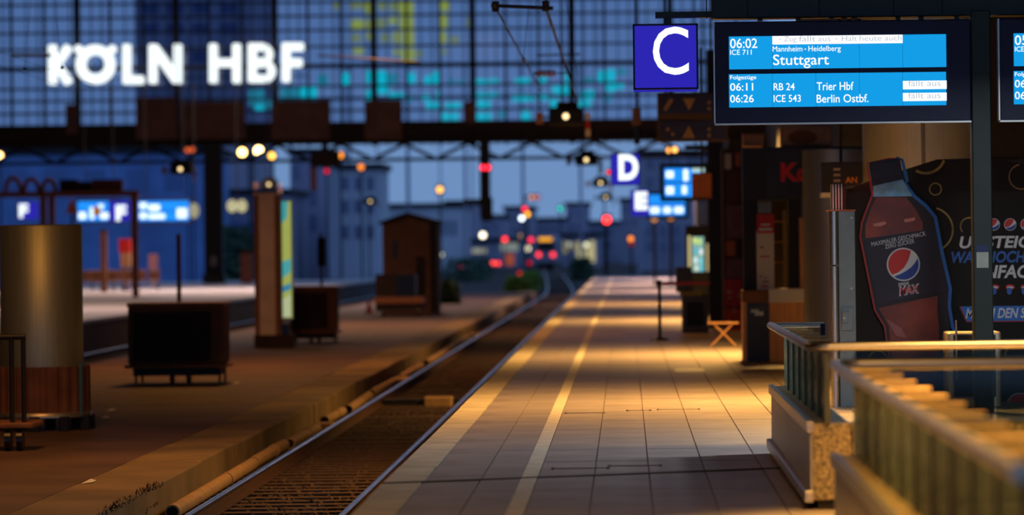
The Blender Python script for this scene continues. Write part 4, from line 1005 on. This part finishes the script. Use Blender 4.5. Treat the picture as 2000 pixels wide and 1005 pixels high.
# ------------------------------------------------------------------ far platform on the left
def fcol(label, x0, x1, ybase, ztop, name='hall_column'):
    Y = GY((x0+x1)/2, ybase, 0); a, c_, _, _ = R4(x0, 400, x1, 500, Y)
    t = thing(name, label, 'column', ((a+c_)/2, Y, 0), 'dark hall columns')
    b = MB(); b.box(a+.1, c_-.1, Y, Y+.7, .5, ztop); b.build('shaft', m_mull, t)
    for xx in (a+.02, c_-.16):
        b = MB(); b.box(xx, xx+.14, Y-.06, Y+.76, .4, ztop); b.build('flange', m_mull, t)
    b = MB(); b.box(a-.08, c_+.08, Y-.15, Y+.85, 0, .5); b.build('base', m_dark, t)
    return t
t = fcol('thick dark hall column standing on the far platform', 398, 435, 553, 7.6)
pb('notice', M('notice_lilac', (120, 110, 130), .6), 412, 500, 422, 518, 206.5, .02); 
def bench(label, px, py, w):
    Y = GY(px, py, 0); q = P(px, py, Y)
    t = thing('platform_bench', label, 'bench', (q.x, Y, 0), 'brown benches on the far platform')
    for i in range(int(w)):
        x = q.x-w*.3+.6*i
        b = MB(); b.rbox(x, x+.5, Y-.2, Y+.25, .42, .48, .05); b.build('seat', M('bench_tan', (112, 74, 54), .6), t)
        b = MB(); b.rbox(x, x+.5, Y+.25, Y+.31, .5, .95, .02); b.build('backrest', M('bench_tan', (112, 74, 54), .6), t)
    for x in (q.x-w*.25, q.x+w*.25):
        b = MB(); b.box(x-.03, x+.03, Y-.05, Y+.1, 0, .43); b.build('leg', m_dark, t)
bench('tan bench right beside the steel housing on far platform', 178, 570, 4); bench('tan bench left of the red topped pillar', 212, 568, 3); bench('tan bench right of the red topped pillar', 276, 568, 3)
def slimbox(label, name, cat, specs, px, py, z=0.0):
    global t
    Y = GY(px, py, z); q = P(px, py, Y); t = thing(name, label, cat, (q.x, Y, z))
    for (nm_, mt, x0, y0, x1, y1, dy, d) in specs: pb(nm_, mt, x0, y0, x1, y1, Y+dy, d)
    return Y
slimbox('information pillar with red top on the far platform', 'info_pillar', 'pillar', (('shaft', M('pillar_lilac', (110, 104, 140), .6), 237, 520, 253, 568, 0, .4), ('middle', m_tan, 235, 492, 254, 520, -.01, .42), ('top', m_red, 232, 466, 254, 493, -.03, .46)), 245, 568)
slimbox('second slim pillar with pinkish panel, right of red pillar', 'info_pillar', 'pillar', (('shaft', M('pillar_lilac', (110, 104, 140), .6), 292, 520, 306, 562, 0, .4), ('panel', M('panel_rose', (130, 84, 96), .6), 290, 496, 307, 524, -.02, .44)), 299, 562)
slimbox('plain brown post rising left of the red topped pillar', 'post', 'post', (('shaft', m_brown, 196, 450, 208, 570, 0, .3), ('cap', m_dkbrown, 195, 448, 209, 452, -.01, .32)), 202, 570)
slimbox('tall brown post between the two blue boards', 'post', 'post', (('shaft', m_girder, 256, 385, 267, 566, 0, .3), ('cap', m_dkbrown, 254, 382, 269, 387, -.01, .32)), 261, 566)
slimbox('salmon ticket pillar right of the dark hall column', 'ticket_pillar', 'pillar', (('body', M('pillar_salmon', (140, 78, 66), .6), 470, 492, 492, 553, 0, .5), ('head', m_girder, 469, 486, 493, 494, -.02, .54)), 481, 553)
# brown canopy frame at far left with arched brackets
YG = 150
t = thing('canopy_frame', 'brown canopy frame with arched brackets above the steel housing', 'canopy', P(100, 440, YG)*1.0)
t.location.z = 0; ORG[t.name] = Vector(t.location)
m_can = M('canopy_brown', (160, 96, 70), .7, 0, .2, 2)
A, B = P(-40, 380, YG), P(270, 380, YG); b = MB(); b.box(A.x, B.x, YG, YG+.4, A.z-.12, A.z+.1); b.build('beam', m_can, t)
for px, rr in ((24, 15), (60, 14), (94, 13)):
    c = P(px, 374, YG); pts = [(c.x+rr/S(YG)*math.cos(a), YG+.2, c.z+1.8*rr/S(YG)*math.sin(a)) for a in [math.pi*i/10 for i in range(11)]]
    b = MB(); b.tube(pts, .09, 8); b.build('arch', m_can, t)
for (xa, ya, xb, yb, mt) in ((116, 350, 150, 375, m_dkbrown), (152, 354, 178, 374, m_dkbrown), (180, 350, 238, 376, M('canopy_rust', (110, 48, 34), .7))):
    pb('box', mt, xa, ya, xb, yb, YG+.1, .5)
for px in (83, 100, 262):
    q = P(px, 400, YG); b = MB(); b.box(q.x-.12, q.x+.12, YG+.05, YG+.3, 0, A.z); b.build('post', m_can, t)
t = thing('warning_triangle', 'dull orange triangle sign above the steel housing', 'sign', P(140, 420, 140))
b = MB(); b.ppoly([(128, 416), (152, 416), (140, 386)], 140, .05); b.build('plate', M('triangle_orange', (150, 62, 22), .6), t)
b = MB(); q = P(140, 416, 140); b.cyl((q.x, 140.1, 0), (q.x, 140.1, P(140, 400, 140).z), .05, n=8); b.build('post', m_dkbrown, t)
t = thing('double_clock', 'pair of pale round clock faces left of the pale column', 'clock', P(462, 415, 180))
for px in (453, 472):
    c = P(px, 402, 180); b = MB(); b.disc((c.x, 180, c.z), .3, 180.12, 24, .24); d_ = b.build('face', E('clock_glow', (214, 206, 160), .8), t)
    b = MB(); b.disc((c.x, 180.1, c.z), .33, 180.3, 24, .27); b.build('case', m_dark, t)
    b = MB(); b.box(c.x-.012, c.x+.012, 179.98, 180, c.z, c.z+.2); b.build('hand', m_dark, d_)
rod(t, 462, 400, 180, 9.5)
t = thing('globe_lamp', 'pale oval lamp right of the second blue board', 'lamp', P(379, 420, 178)); c = P(379, 411, 178)
b = MB(); b.ball((c.x, 178, c.z), .24, 12, 8, 1.5); b.build('globe', E('lamp_dim', (176, 170, 140), .8), t); rod(t, 379, 404, 177.7, 9.5)

# ------------------------------------------------------------------ beyond the hall: buildings, lamps, signals, train, greenery
def building(label, x0, y0, x1, Y, depth, mat, wins=None, wmat=None):
    a, c_, _, z1 = R4(x0, y0, x1, y0+10, Y)
    t = thing('building', label, 'building', ((a+c_)/2, Y+depth/2, -.95))
    b = MB(); b.box(a, c_, Y, Y+depth, -.95, z1); b.build('walls', mat, t)
    b = MB(); b.box(a-.3, c_+.3, Y-.3, Y+depth, z1, z1+.5); b.build('roof', m_mull, t)
    for (xa, ya, xb, yb) in wins or (): pb('window', wmat, xa, ya, xb, yb, Y-.05, .05, 0, t)
    return t
m_wd = M('window_haze_pale', (120, 128, 160), .3)  # window tone paled to stand in for haze
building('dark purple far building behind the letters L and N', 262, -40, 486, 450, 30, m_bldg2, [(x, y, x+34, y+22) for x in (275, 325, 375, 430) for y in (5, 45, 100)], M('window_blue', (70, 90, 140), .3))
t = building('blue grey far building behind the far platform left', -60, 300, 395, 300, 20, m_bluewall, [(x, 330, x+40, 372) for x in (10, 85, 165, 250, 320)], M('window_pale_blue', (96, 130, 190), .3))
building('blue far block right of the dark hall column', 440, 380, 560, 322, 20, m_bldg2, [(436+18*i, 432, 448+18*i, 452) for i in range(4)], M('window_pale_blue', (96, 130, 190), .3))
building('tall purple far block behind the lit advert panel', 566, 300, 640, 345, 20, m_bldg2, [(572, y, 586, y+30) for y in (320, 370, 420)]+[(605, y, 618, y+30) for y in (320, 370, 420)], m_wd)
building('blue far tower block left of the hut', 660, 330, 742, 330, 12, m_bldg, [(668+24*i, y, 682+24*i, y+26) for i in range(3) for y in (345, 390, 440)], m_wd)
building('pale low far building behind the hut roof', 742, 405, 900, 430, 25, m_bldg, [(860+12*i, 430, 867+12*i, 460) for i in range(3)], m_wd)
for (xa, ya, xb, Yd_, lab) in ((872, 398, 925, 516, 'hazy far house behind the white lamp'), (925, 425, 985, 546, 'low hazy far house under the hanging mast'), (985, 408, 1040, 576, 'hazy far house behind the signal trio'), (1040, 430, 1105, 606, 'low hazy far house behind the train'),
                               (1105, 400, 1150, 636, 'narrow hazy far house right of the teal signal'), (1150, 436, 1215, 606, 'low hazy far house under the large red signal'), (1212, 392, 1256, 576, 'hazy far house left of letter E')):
    building(lab, xa, ya, xb, Yd_, 24, m_bldg2, [(xa+6+16*i, ya+12+24*j, xa+13+16*i, ya+24+24*j) for i in range(int((xb-xa-10)/16)) for j in range(2)], M('window_hazy', (120, 124, 156), .4))  # house and window tones carry the haze as colour
t = building('far low hall with pale lit windows right of train', 1096, 462, 1172, 500, 15, m_bldg2, (), None)
for (xa, ya, xb, yb, k_) in ((1098, 470, 1108, 494, .25), (1126, 472, 1144, 512, .45), (1146, 470, 1162, 512, .55), (1112, 474, 1122, 486, .3)):
    pb('lit_window', E('window_lit_%d' % int(k_*100), (235, 225, 170), k_), xa, ya, xb, yb, 499.9, .05)
t = building('far low shed with dim lit doors left of train', 920, 472, 1020, 500, 15, m_bldg2, (), None)
for (xa, ya, xb, yb, c, k_) in ((922, 485, 950, 494, (215, 220, 200), .4), (978, 474, 1012, 490, (190, 205, 200), .35), (985, 495, 1004, 518, (220, 110, 80), .4)):
    pb('lit_door', E('door_lit_%d' % xa, c, k_), xa, ya, xb, yb, 499.9, .05)
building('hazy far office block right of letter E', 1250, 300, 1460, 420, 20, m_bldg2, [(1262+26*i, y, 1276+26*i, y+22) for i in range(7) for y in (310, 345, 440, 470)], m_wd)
# cyan lit event hall and yellow lit tower seen through the glazing
YD = 366
a, c_, _, _ = R4(455, 130, 1245, 240, YD)
t = thing('event_hall', 'far event hall with rows of glowing cyan panels seen through glass', 'building', ((a+c_)/2, YD+10, -.95))
m_cy = E('cyan_glow', (0, 210, 220), 1.15); m_cy2 = E('cyan_dim', (40, 160, 180), .9)
cy = [(508, 190, 40, 22, 1), (486, 175, 30, 30, 1), (548, 172, 38, 22, 1), (585, 170, 34, 24, 0), (498, 205, 18, 14, 0), (620, 145, 20, 20, 1), (668, 142, 14, 26, 0), (713, 138, 16, 24, 0), (735, 138, 20, 26, 0), (755, 143, 20, 20, 1), (713, 175, 14, 20, 0), (736, 168, 24, 16, 0), (760, 180, 28, 12, 0),
      (796, 142, 16, 20, 0), (796, 185, 10, 14, 1), (828, 148, 14, 18, 0), (842, 140, 18, 26, 0), (824, 184, 16, 12, 0), (832, 198, 24, 18, 0), (852, 178, 10, 14, 0), (875, 152, 12, 14, 1), (895, 156, 14, 10, 1), (870, 200, 30, 14, 0), (862, 220, 34, 14, 0), (930, 154, 26, 14, 0), (960, 152, 14, 12, 0),
      (930, 180, 28, 12, 0), (960, 180, 14, 12, 0), (932, 196, 26, 18, 0), (930, 220, 30, 14, 0), (972, 218, 18, 12, 1), (1005, 152, 32, 14, 0), (1000, 184, 44, 14, 0), (1018, 218, 18, 16, 0), (1052, 150, 16, 14, 0), (1078, 168, 34, 14, 0), (1056, 182, 14, 14, 0), (1072, 194, 20, 14, 0), (1103, 140, 14, 26, 0), (1092, 178, 24, 10, 0), (1135, 176, 26, 18, 0), (1130, 196, 24, 14, 0), (1140, 150, 20, 14, 1), (1166, 138, 16, 22, 0), (1184, 135, 18, 24, 0), (1184, 165, 18, 14, 0), (1204, 134, 20, 12, 1), (1202, 162, 16, 12, 0), (1184, 184, 10, 16, 1), (718, 226, 12, 12, 0)]
for i in range(8):
    x = a+(c_-a)*i/7; b = MB(); b.cyl((x, YD+.5, -.95), (x, YD+.5, P(850, 130, YD).z), .14, n=6); b.build('mast', m_bldg2, t)
for i, yy in enumerate((166, 192, 214)):
    b = MB(); z = P(850, yy, YD).z; b.box(a, c_, YD+.4, YD+.7, z-.08, z+.08); b.build('cross_rail', m_bldg2, t)
for (x, y, w, h, dm) in cy: pb('lit_panel', m_cy2 if dm else m_cy, x, y, x+w, y+h, YD, .3)
YT = 640
a, c_, _, _ = R4(672, 0, 918, 120, YT)
t = thing('lit_tower', 'far tower scaffold with yellow green lit panels above letter F', 'tower', ((a+c_)/2, YT+5, -.95))
m_yl = E('yellow_glow', (176, 190, 84), 1.0); m_yl2 = E('yellow_dim', (140, 156, 110), 1.0)
for i in range(5):
    x = a+(c_-a)*i/4; b = MB(); b.box(x-.12, x+.12, YT+.5, YT+.9, -.95, P(800, -40, YT).z); b.build('mast', m_bldg2, t)
for (x, y, w, h, dm) in ((682, 2, 40, 16, 1), (714, 4, 18, 22, 0), (738, 4, 18, 16, 1), (760, 2, 20, 20, 1), (780, 0, 28, 30, 0), (858, 0, 20, 22, 0), (684, 38, 26, 20, 0), (715, 38, 16, 18, 0), (734, 36, 22, 18, 1), (760, 34, 16, 14, 0), (780, 32, 28, 26, 0), (858, 30, 16, 24, 0), (684, 66, 22, 16, 1), (716, 64, 16, 14, 0), (742, 66, 20, 16, 1), (768, 62, 14, 22, 0), (785, 60, 24, 30, 0), (858, 62, 14, 22, 0), (880, 70, 16, 14, 1), (690, 94, 20, 12, 0), (768, 96, 14, 12, 0), (784, 94, 26, 24, 0), (812, 98, 14, 14, 1), (858, 96, 16, 10, 1), (912, 34, 10, 20, 1), (650, 4, 12, 14, 1)):
    pb('lit_panel', m_yl2 if dm else m_yl, x, y, x+w, y+h, YT, .3)

# street lamps and railway signals as small bright points on masts
def point_light(name, label, cat, px, py, Y, rgb, k, r=.14, group=None, hang=False, mast=True, mx=0.0):
    q = P(px, py, Y)
    t = thing(name, label, cat, (q.x+mx, Y+.3, -.95) if not hang else q, group)
    b = MB(); b.disc((q.x, Y, q.z), r, Y+.06, 16); b.build('lens', E('pt_%d_%d_%d_%d' % (*rgb, int(k*10)), rgb, k*1.7), t)
    b = MB(); b.rbox(q.x-r*1.3, q.x+r*1.3, Y+.05, Y+.45, q.z-r*1.4, q.z+r*1.5, .05); b.build('housing', m_dark, t)
    if mast:
        b = MB(); b.cyl((q.x+mx, Y+.3, -.95), (q.x+mx, Y+.3, q.z+.2), .07, n=6); b.build('mast', m_mull, t)
        if mx: b = MB(); b.cyl((q.x+mx, Y+.3, q.z+.1), (q.x, Y+.3, q.z+.1), .05, n=6); b.build('arm', m_mull, t)
    return t
GS = 'orange street lamps beyond the hall'; GR = 'small railway signal lights'
for a in (('street_lamp', 'bright warm lamp, left of the pair above the clock', 'lamp', 473, 297, 230, (255, 206, 120), 5, .24, GS, False, True, .38), ('street_lamp', 'brightest warm lamp, right of the pair', 'lamp', 505, 294, 231.5, (255, 214, 140), 6, .26, GS, False, True, -.38),
          ('street_lamp', 'amber lamp just right of the bright pair', 'lamp', 531, 304, 240, (255, 190, 80), 2.2, .2, GS), ('street_lamp', 'orange lamp above the red light left of centre', 'lamp', 664, 303, 250, (255, 150, 50), 1.5, .2, GS),
          ('street_lamp', 'dim orange lamp left of the lattice blue gap', 'lamp', 705, 326, 260, (235, 130, 50), 1.2, .2, GS), ('street_lamp', 'amber lamp right above the hut roof', 'lamp', 859, 370, 270, (255, 180, 80), 1.6, .22, GS),
          ('street_lamp', 'glowing lamp cut by the left picture edge', 'lamp', -2, 304, 230, (255, 200, 120), 4, .22, GS), ('street_lamp', 'dim orange lamp above the hung lamp at left', 'lamp', 366, 293, 260, (210, 90, 40), .9, .16, GS), ('street_lamp', 'second dim orange lamp beside it', 'lamp', 376, 292, 262, (220, 90, 40), 1.0, .16, GS),
          ('railway_signal', 'red light beside the orange lamp left of centre', 'signal', 638, 334, 260, (200, 20, 50), 1.0, .16, GR),
          ('railway_signal', 'left of the twin red lights on the hanging mast', 'signal', 943, 327, 206, (255, 40, 60), 1.8, .14, GR, True, False), ('railway_signal', 'right of the twin red lights on the hanging mast', 'signal', 953, 327, 206.6, (255, 40, 60), 1.8, .14, GR, True, False),
          ('railway_signal', 'red light topping the red amber white trio', 'signal', 1025, 408, 330, (255, 50, 80), 1.6, .2, GR), ('railway_signal', 'amber light in the middle of the trio', 'signal', 1030, 418, 331, (255, 180, 20), 1.8, .2, GR), ('railway_signal', 'white light at the bottom of the trio', 'signal', 1019, 426, 329, (225, 240, 255), 2.4, .2, GR),
          ('railway_signal', 'left salmon light of the dim pair above the trio', 'signal', 1038, 385, 350, (205, 130, 90), 1.0, .2, GR, False, True, -.6), ('railway_signal', 'right salmon light of the dim pair above the trio', 'signal', 1049, 385, 351, (195, 110, 110), .9, .2, GR, False, True, -1.1),
          ('railway_signal', 'single teal green signal light', 'signal', 1094, 407, 350, (0, 190, 170), 1.2, .2, GR), ('railway_signal', 'large red signal below the letter D', 'signal', 1185, 429, 240, (255, 50, 50), 3.2, .24, GR),
          ('street_lamp', 'white lamp above the lit shed doors', 'lamp', 943, 459, 400, (255, 245, 215), 2.2, .3, GS), ('railway_signal', 'red light right of the white lamp', 'signal', 986, 467, 400, (255, 60, 70), 1.7, .26, GR), ('street_lamp', 'dim tan lamp left of the orange train display', 'lamp', 1019, 460, 420, (180, 140, 110), .7, .3, GS),
          ('railway_signal', 'red light just left of the orange display', 'signal', 1037, 468, 400, (240, 50, 80), 1.5, .26, GR), ('street_lamp', 'pale yellow lamp below the red light by the display', 'lamp', 1030, 485, 410, (250, 240, 200), 1.8, .28, GS),
          ('railway_signal', 'left red light of the low pair at track level', 'signal', 963, 514, 380, (255, 70, 70), 1.8, .22, GR), ('railway_signal', 'right red light of the low pair at track level', 'signal', 973, 514, 381, (240, 60, 60), 1.5, .22, GR), ('railway_signal', 'dim dark red light left of train front', 'signal', 1033, 513, 380, (200, 20, 50), 1.0, .22, GR),
          ('railway_signal', 'lowest dim red light near the curve', 'signal', 1015, 534, 360, (190, 30, 40), .9, .2, GR), ('railway_signal', 'dim red light right of the hut', 'signal', 898, 523, 350, (210, 25, 45), 1.0, .2, GR), ('street_lamp', 'grey white lamp at the hut corner', 'lamp', 861, 497, 340, (200, 205, 195), 1.0, .22, GS),
          ('street_lamp', 'dim pale lamp right of the orange display', 'lamp', 1111, 477, 430, (170, 175, 165), .6, .3, GS), ('street_lamp', 'bright pale lamp over the lit far windows', 'lamp', 1145, 478, 430, (225, 225, 190), .9, .3, GS), ('street_lamp', 'small orange lamp below letter E', 'lamp', 1232, 466, 300, (255, 140, 50), 1.2, .2, GS), ('railway_signal', 'dim red light beneath the orange lamp below letter E', 'signal', 1233, 475, 302, (170, 40, 30), .8, .2, GR),
          ('street_lamp', 'salmon lamp under the farthest blue board', 'lamp', 1278, 427, 170, (200, 140, 100), .7, .15, GS, False, True), ('street_lamp', 'orange lamp under the small blue board', 'lamp', 1310, 424, 170, (210, 130, 60), .7, .15, GS), ('railway_signal', 'tiny red light left of letter D', 'signal', 1189, 336, 130, (235, 40, 60), 1.2, .07, GR, True, False),
          ('ceiling_lamp', 'orange ceiling lamp, left of two above the small board', 'lamp', 1307, 293, 130, (255, 170, 80), 1.5, .09, GS, True, False), ('ceiling_lamp', 'orange ceiling lamp, right of two above the small board', 'lamp', 1318, 292, 131, (255, 180, 90), 1.8, .09, GS, True, False)):
    point_light(*a)
# the mast hanging from the girder behind the twin reds
t = thing('signal_mast', 'dark mast hanging below the girder with a wide arm', 'mast', P(948, 420, 207))
pb('mast', m_mull, 937, 278, 957, 425, 207.6, .5); pb('arm', m_mull, 905, 388, 962, 398, 207.3, .3); pb('lower_box', m_mull, 940, 385, 962, 432, 207.2, .3)
t = thing('signal_mast', 'dark hanging box with arm left of the red and orange lights', 'mast', P(640, 326, 208))
pb('box', m_dkbrown, 606, 296, 662, 326, 207, .8); pb('stem', m_mull, 628, 276, 640, 300, 207.3, .4); pb('lower_stem', M('mast_salmon', (150, 90, 80), .6), 606, 326, 618, 372, 207.2, .3)
# train with tail lights
YT2 = 450; q = P(1066, 500, YT2); sx_ = S(YT2)
t = thing('train', 'distant train end with two red lights and orange display', 'train', (q.x, YT2, RH))
b = MB(); x0, x1, z0, z1 = R4(1044, 458, 1088, 522, YT2)
b.prism([(x0, z0+.6), (x0, z1-.8), (x0+.3, z1-.2), (x0+.8, z1), (x1-.8, z1), (x1-.3, z1-.2), (x1, z1-.8), (x1, z0+.6)], YT2, YT2+44); b.build('body', m_bldg2, t)
b = MB(); b.box(x0+.3, x1-.3, YT2-.1, YT2+43, RH, z0+.6); b.build('underframe', m_dark, t)
pb('windscreen', m_black, 1049, 473, 1083, 489, YT2-.06, .06)
pb('destination_display', E('train_amber', (255, 172, 0), 1.4), 1052, 464, 1078, 470, YT2-.08, .08)
for px in (1052, 1080):
    c = P(px, 497, YT2); b = MB(); b.disc((c.x, YT2-.08, c.z), .26, YT2, 16); b.build('tail_light', E('tail_red', (255, 60, 64), 2.6), t)
# greenery
def bush(name, label, px, py, Y, w, h, n, mat, cat='shrub'):
    q = P(px, py, Y); z = -.95; t = thing(name, label, cat, (q.x, Y, z))
    b = MB()
    for i in range(n):
        a = random.random()*6.28; rr = random.random()**.5; zz = random.random(); r_ = rr*w*math.sqrt(max(0.05, 1-(zz*1.0-.35)**2))
        c = Vector((q.x+r_*math.cos(a), Y+r_*.7*math.sin(a), z+.1+zz*h)); s_ = random.uniform(.10, .24)*max(1, h/2.5)
        d1 = Vector((random.uniform(-1, 1), random.uniform(-1, 1), random.uniform(-.3, 1))).normalized()*s_; d2 = d1.orthogonal().normalized()*s_*.5
        b.add([c-d1, c+d2, c+d1, c-d2], [(0, 1, 2, 3)])
    b.build('foliage', mat, t)
    b = MB()
    for i in range(5):
        a = i*1.26; b.cyl((q.x, Y, z), (q.x+w*.5*math.cos(a), Y+w*.3*math.sin(a), z+h*.7), .05, .02, n=5)
    b.build('stems', m_brown, t)
bush('shrub', 'bright green shrub left of the curving rail', 1012, 580, 216, .75, .95, 700, m_leaf); bush('shrub', 'olive shrub just behind the bright green one', 1035, 565, 236, .7, 1.1, 600, m_leaf)
bush('shrub', 'dark shrub right of the hut corner', 872, 590, 165, .6, 1.2, 400, m_tree); bush('tree', 'dark low tree right of the train before the platform end', 1136, 532, 300, 1.0, 1.7, 800, m_tree, 'tree'); bush('tree', 'dark green bush behind the lowest red light', 915, 545, 300, 2, 1.8, 900, m_tree, 'tree')
bush('tree', 'green tree on the left behind the hall column', 455, 540, 285, 1.8, 4.4, 900, m_tree, 'tree')

# ------------------------------------------------------------------ lamps that light the place
def pendant(label, x, Y, z, power, rgb, w=1.4, d=.3, spread=2.4, rod_to=None, group='hanging platform lamps', tilt=0.0):
    t = thing('pendant_lamp', label, 'lamp', (x, Y, z), group)
    b = MB(); b.box(x-w/2-.05, x+w/2+.05, Y-d/2-.05, Y+d/2+.05, z, z+.12); b.build('housing', m_dark, t)
    b = MB(); b.cyl((x, Y, z+.12), (x, Y, rod_to or z+.6), .02, n=6); b.build('hanger_rod', m_dark, t)
    L = bpy.data.lights.new('lamp_light', 'AREA'); L.shape = 'RECTANGLE'; L.size = w; L.size_y = d; L.energy = power; L.color = rgb; L.spread = spread
    o = bpy.data.objects.new('lamp_light', L); COL.objects.link(o); o.parent = t; o.location = (0, 0, -.02 if not tilt else -.1); o.rotation_euler = (tilt, 0, 0)
    return t
WARM = (1.0, .52, .13); SOD = (1.0, .40, .09)
for i, (Y, pw) in enumerate(((44, 1000), (63, 1150), (92, 1150), (118, 1100))):
    pendant('warm platform lamp hung above the paving, %s' % ('before the golden column', 'before the snack stand', 'behind the dark blue column', 'beside the vending machine')[i], 2.6, Y, 4.75, pw, WARM)
for i, (Y, pw) in enumerate(((150, 1100), (178, 1200), (205, 1200))):
    pendant('pinkish lamp over the far end of the platform, %s' % ('first', 'second', 'last')[i], 2.6, Y, 4.75, pw, (1.0, .62, .5))
for i, (x, Y, pw) in enumerate(((4.6, 34.5, 420),)):
    pendant('unseen cool white lamp added to brighten the drinks kiosk', x, Y, 4.6, pw, (.8, .9, 1.0), 1.0, .3, 2.8)  # fill lamp out of view, added to brighten the advert
for i, (x, Y, pw) in enumerate(((-9, 168, 1500), (8, 168, 900), (-24, 168, 1200))):
    pendant('high roof lamp before the glazed wall, %s' % ('middle one', 'right one', 'left one')[i], x, Y, 16.5, pw, (1.0, .6, .35), 1.4, .3, 3.0, 21)
for i, (x, Y, pw) in enumerate(((2.5, 24.3, 210), (2.5, 18.5, 80), (2.5, 13.5, 50))):
    pendant('narrow warm lamp over the stairwells, %s' % ('above the further balustrade', 'above the nearer balustrade corner', 'above the nearer handrail')[i], x, Y, 4.75, pw, WARM, 1.0, .3, .95)
pendant('unseen warm fill lamp added high over the near platform', 0.0, 17, 6.5, 620, WARM)  # added out of view to lift the dim near paving
for i, (x, Y, pw) in enumerate(((-7.5, 42, 480), (-8.0, 80, 720), (-7.5, 122, 720))):
    pendant('orange sodium lamp high over the service platform, %s' % ('near the cart', 'near the pale column', 'near the hut')[i], x, Y, 10.5, pw, SOD, rod_to=16)
for i, (x, Y, pw) in enumerate(((-18, 120, 900), (-18, 175, 1900))):
    pendant('cool lamp high over the far platform, %s' % ('nearer one', 'farther one')[i], x, Y, 14.5, pw*1.5, (1.0, .74, .66), rod_to=20)
